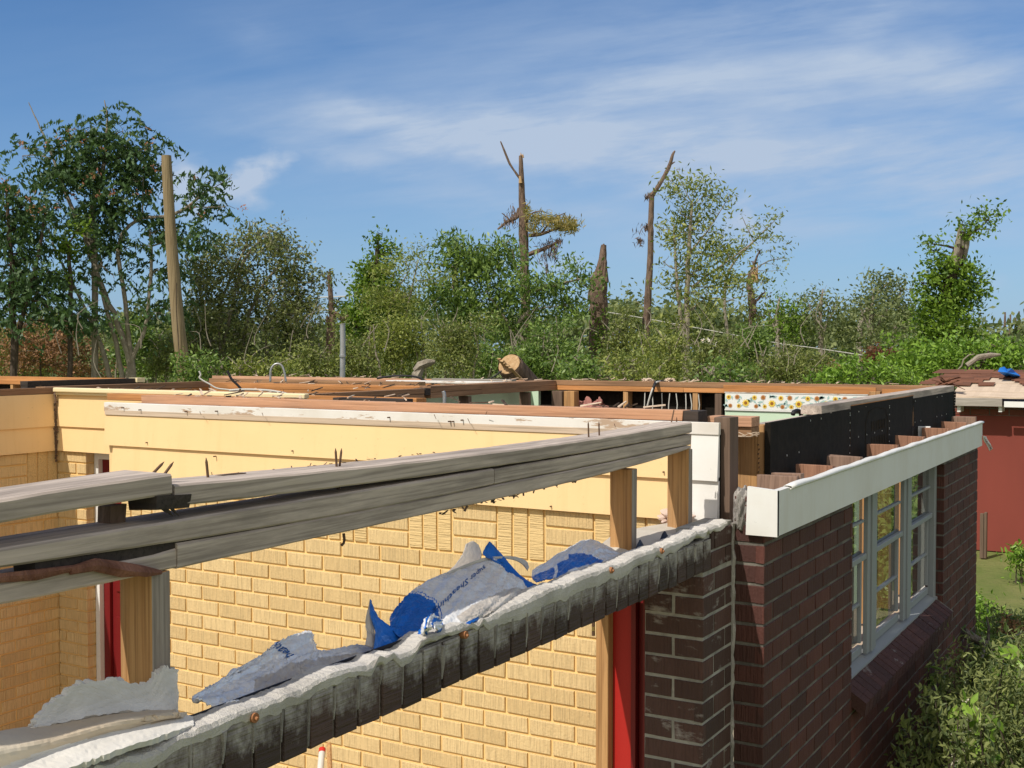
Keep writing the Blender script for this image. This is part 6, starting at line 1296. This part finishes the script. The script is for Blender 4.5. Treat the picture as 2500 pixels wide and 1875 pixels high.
# blue tarp behind the shed roof
TP = Sheet([[(2436,908,0),(2450,904,0),(2470,906,0),(2490,920,0)], [(2436,916,0),(2452,914,0),(2474,918,0),(2494,926,0)]], 4, 4, 0, 50) if False else None
mb = MB(); pts = [(2441,905),(2452,902),(2458,908),(2470,906),(2480,916),(2492,925),(2478,924),(2462,922),(2448,918),(2436,914)]
c = P(2462, 909, d=17.3); fr = [P(u, v-7, d=17.3+.10*math.sin(i*2.0)) for i, (u, v) in enumerate(pts)]
mb.add([c-np.array([0,.12,0])]+fr, [(0, 1+i, 1+(i+1) % len(fr)) for i in range(len(fr))]); mb.add([c+np.array([0,.5,-.15])]+fr, [(0, 1+(i+1) % len(fr), 1+i) for i in range(len(fr))])
tag(mb.build('blue_tarp', [Mat('blue_tarp', (.02,.16,.55), .5, .4).m], None, loc=c), 'scrap of bright blue tarpaulin over the top of the shed roof', 'tarp')
# ================================================================= PLANTS against the right wall and the lawn
def plant(name, label, base, stems, lf, size, wid, cat='shrub', group=None, n=9, spread=.05, flw=None, seed=1, fold=True, stem='bark_dark'):
    r = np.random.default_rng(seed); t = thing(name, label, cat, base, group); mb = MB(); pts = []
    for (tip, lean) in stems:
        b = np.array(base)+np.array([r.normal(0, .04), r.normal(0, .04), 0]); tip = np.array(tip); mid = (b+tip)/2+np.array([lean[0], lean[1], .1])
        Q = catmull(np.array([b, mid, tip]), 14); mb.tube(list(Q), list(np.linspace(.009, .0022, 14)), 5, 0, False)
        for k in range(3, 14):
            for _ in range(n): 
                w = spread*(1.3 if k < 11 else .7); pts.append(Q[k]+r.normal(0, w, 3)*np.array([1,1,.8]))
    mb.build('stems', [M[stem]], t); v, f = leaves(np.array(pts), size, wid, -.35, r, fold); link_mesh('foliage', v, f, [M[lf]], t)
    if flw:
        fp = []
        for q in flw[0]: fp += [np.array(q)+r.normal(0, 1, 3)*np.array([.025,.025,.055]) for _ in range(60)]
        v, f = leaves(np.array(fp), .014, .8, 0, r); link_mesh('blossom', v, f, [M[flw[1]]], t)
    return t
def tips(lst, d): return [(tuple(P(u, v, d=d+dd)), (dx, dy)) for (u, v, dd, dx, dy) in lst]
rs = random.Random(5)
def many(u0, u1, v0, v1, d, n, dd=.35): return [(rs.uniform(u0, u1), rs.uniform(v0, v1), rs.uniform(-dd, dd), rs.uniform(-.15, .15), rs.uniform(-.1, .15)) for _ in range(n)]
def gb(u, d): p = P(u, 1700, d=d); return (float(p[0]), float(p[1]), 0.0)
plant('privet_shrub', 'small leaved gray green shrub filling the bottom right corner', gb(2450, 5.4), tips(many(2300, 2560, 1610, 1790, 0, 34), 5.4), 'lf_grey', .034, .34, group='shrubs along the right wall', n=34, spread=.075, flw=([tuple(P(2368, 1755, d=5.1)), tuple(P(2366, 1785, d=5.1)), tuple(P(2335, 1840, d=5.0)), tuple(P(2337, 1870, d=5.0))], 'wflower'), seed=11)
plant('privet_shrub', 'low shrub with thin arching twigs reaching left over the dark wall foot', gb(2360, 5.0), tips([(2218,1808,0,-.05,0), (2212,1755,0,-.05,0), (2258,1700,0,-.03,0), (2282,1705,0,0,0), (2205,1865,0,-.05,0), (2310,1715,0,0,0), (2265,1790,0,-.03,0)]+many(2310, 2440, 1750, 1875, 0, 14, .2), 5.0), 'lf_grey', .040, .36, group='shrubs along the right wall', n=13, spread=.045, seed=12)
plant('privet_shrub', 'dense shrub at the lower right behind the white blossom', gb(2470, 6.2), tips(many(2370, 2560, 1560, 1680, 0, 26), 6.2), 'lf_grey', .034, .36, group='shrubs along the right wall', n=34, spread=.085, seed=13)
plant('broadleaf_weed', 'weed with big bright leaves beside the white blossom', gb(2360, 5.3), tips([(2320,1735,-.1,0,0), (2368,1705,-.1,0,0), (2400,1750,-.1,0,0), (2345,1770,-.1,0,0), (2420,1770,-.1,0,0)], 5.1), 'lf_bright', .085, .46, 'weed', n=2, spread=.03, seed=14)
plant('broadleaf_weed', 'large leaved bright weed at the right edge under the gray branch', gb(2490, 5.9), tips(many(2450, 2520, 1590, 1700, 0, 9, .2), 5.7), 'lf_bright', .09, .40, 'weed', n=3, spread=.06, seed=15)
plant('dark_weed', 'dim weed standing in the shadow below the brick sill', gb(2300, 6.3), tips([(2268,1640,0,0,0), (2290,1650,0,0,0), (2310,1665,0,0,0), (2350,1680,0,0,0), (2380,1640,0,0,0)], 6.3), 'lf_green', .075, .40, 'weed', n=3, spread=.05, seed=16)
plant('tall_weed', 'leafy weed clump at the far corner of the dark brick wall', gb(2405, 9.6), tips(many(2385, 2440, 1475, 1550, 0, 22, .5), 9.8), 'lf_bright', .05, .36, 'weed', group='weeds at the edge of the lawn', n=18, spread=.09, seed=17)
plant('tall_weed', 'tall weed clump beside the lawn above the gray branch', gb(2470, 9.0), tips(many(2430, 2540, 1510, 1590, 0, 24, .5), 9.0), 'lf_grey', .05, .36, 'weed', group='weeds at the edge of the lawn', n=20, spread=.10, seed=18)
plant('tall_weed', 'dark green weed clump under the gray branch', gb(2440, 7.6), tips(many(2390, 2520, 1560, 1640, 0, 18, .5), 7.6), 'lf_green', .055, .36, 'weed', group='weeds at the edge of the lawn', n=18, spread=.08, flw=([tuple(P(2430, 1612, d=7.3)), tuple(P(2408, 1638, d=7.3)), tuple(P(2445, 1625, d=7.3))], 'yflower'), seed=19)
plant('dry_weed', 'rust brown dead weed right of the gray branch', gb(2480, 8.2), tips(many(2455, 2500, 1505, 1570, 0, 7, .2), 8.0), 'lf_dry', .045, .3, 'weed', n=8, spread=.05, seed=20)
plant('seedling', 'single bright green seedling on the lawn before the red shed', gb(2485, 14.5), tips([(2480,1345,0,0,0), (2486,1340,0,0,0), (2492,1350,0,0,0)], 14.5), 'lf_bright', .07, .36, 'weed', n=8, spread=.07, seed=21)
mb = MB(); mb.tube(list(catmull(np.array([P(2352, 1545, d=7.2), P(2375, 1556, d=7.2), P(2405, 1572, d=7.2), P(2440, 1595, d=7.1), P(2462, 1625, d=7.0), P(2500, 1680, d=6.9)]), 20)), list(np.linspace(.030, .022, 20)), 10, 0, True, .15)
mb.tube([P(2405, 1572, d=7.2), P(2398, 1605, d=7.0), P(2380, 1650, d=6.9)], [.012,.009,.005], 6); mb.tube([P(2412, 1565, d=7.2), P(2414, 1530, d=7.2), P(2408, 1505, d=7.2)], [.012,.008,.004], 6); mb.tube([P(2440, 1594, d=7.1), P(2462, 1560, d=7.3), P(2500, 1542, d=7.4)], [.007,.006,.004], 6)
tag(mb.build('gray_branch', [bark('gray_weathered_bark', (.10,.09,.08), (.22,.20,.18))], None, loc=P(2420, 1580, d=7.2)), 'dead gray branch leaning out past the far brick corner', 'branch')
# grass of the lawn
r = np.random.default_rng(9); n = 70000; yy = r.uniform(0, 1, n)**.7*13+6.5; xx = r.uniform(-1.22, 5.2, n)*(.35+yy/19); keep = ~((xx < -1.1)); xx = xx[keep]; yy = yy[keep]; n = len(xx)
tall = .045+.05*r.uniform(0, 1, n)**2+.03*(np.sin(xx*1.7+yy*.9) > .5); a = r.uniform(0, 6.28, n); w = .006; lean = r.normal(0, .4, (n, 2))*tall[:, None]
b = np.stack([xx, yy, np.full(n, -.02)], 1); s = np.stack([np.cos(a)*w, np.sin(a)*w, np.zeros(n)], 1); tp = b+np.concatenate([lean, tall[:, None]+.02], 1)
v = np.stack([b-s, b+s, tp], 1).reshape(-1, 3); f = (np.arange(n)[:, None]*3+np.arange(3)).tolist()
M['grass'] = leaf('lawn_grass', (.13,.20,.045), (.22,.26,.08), .3, .6, .2, (.26,.22,.11), .86)
tag(link_mesh('lawn_grass', v, f, [M['grass']]), 'short grass of the lawn between the house and the red shed', 'grass', kind='stuff')
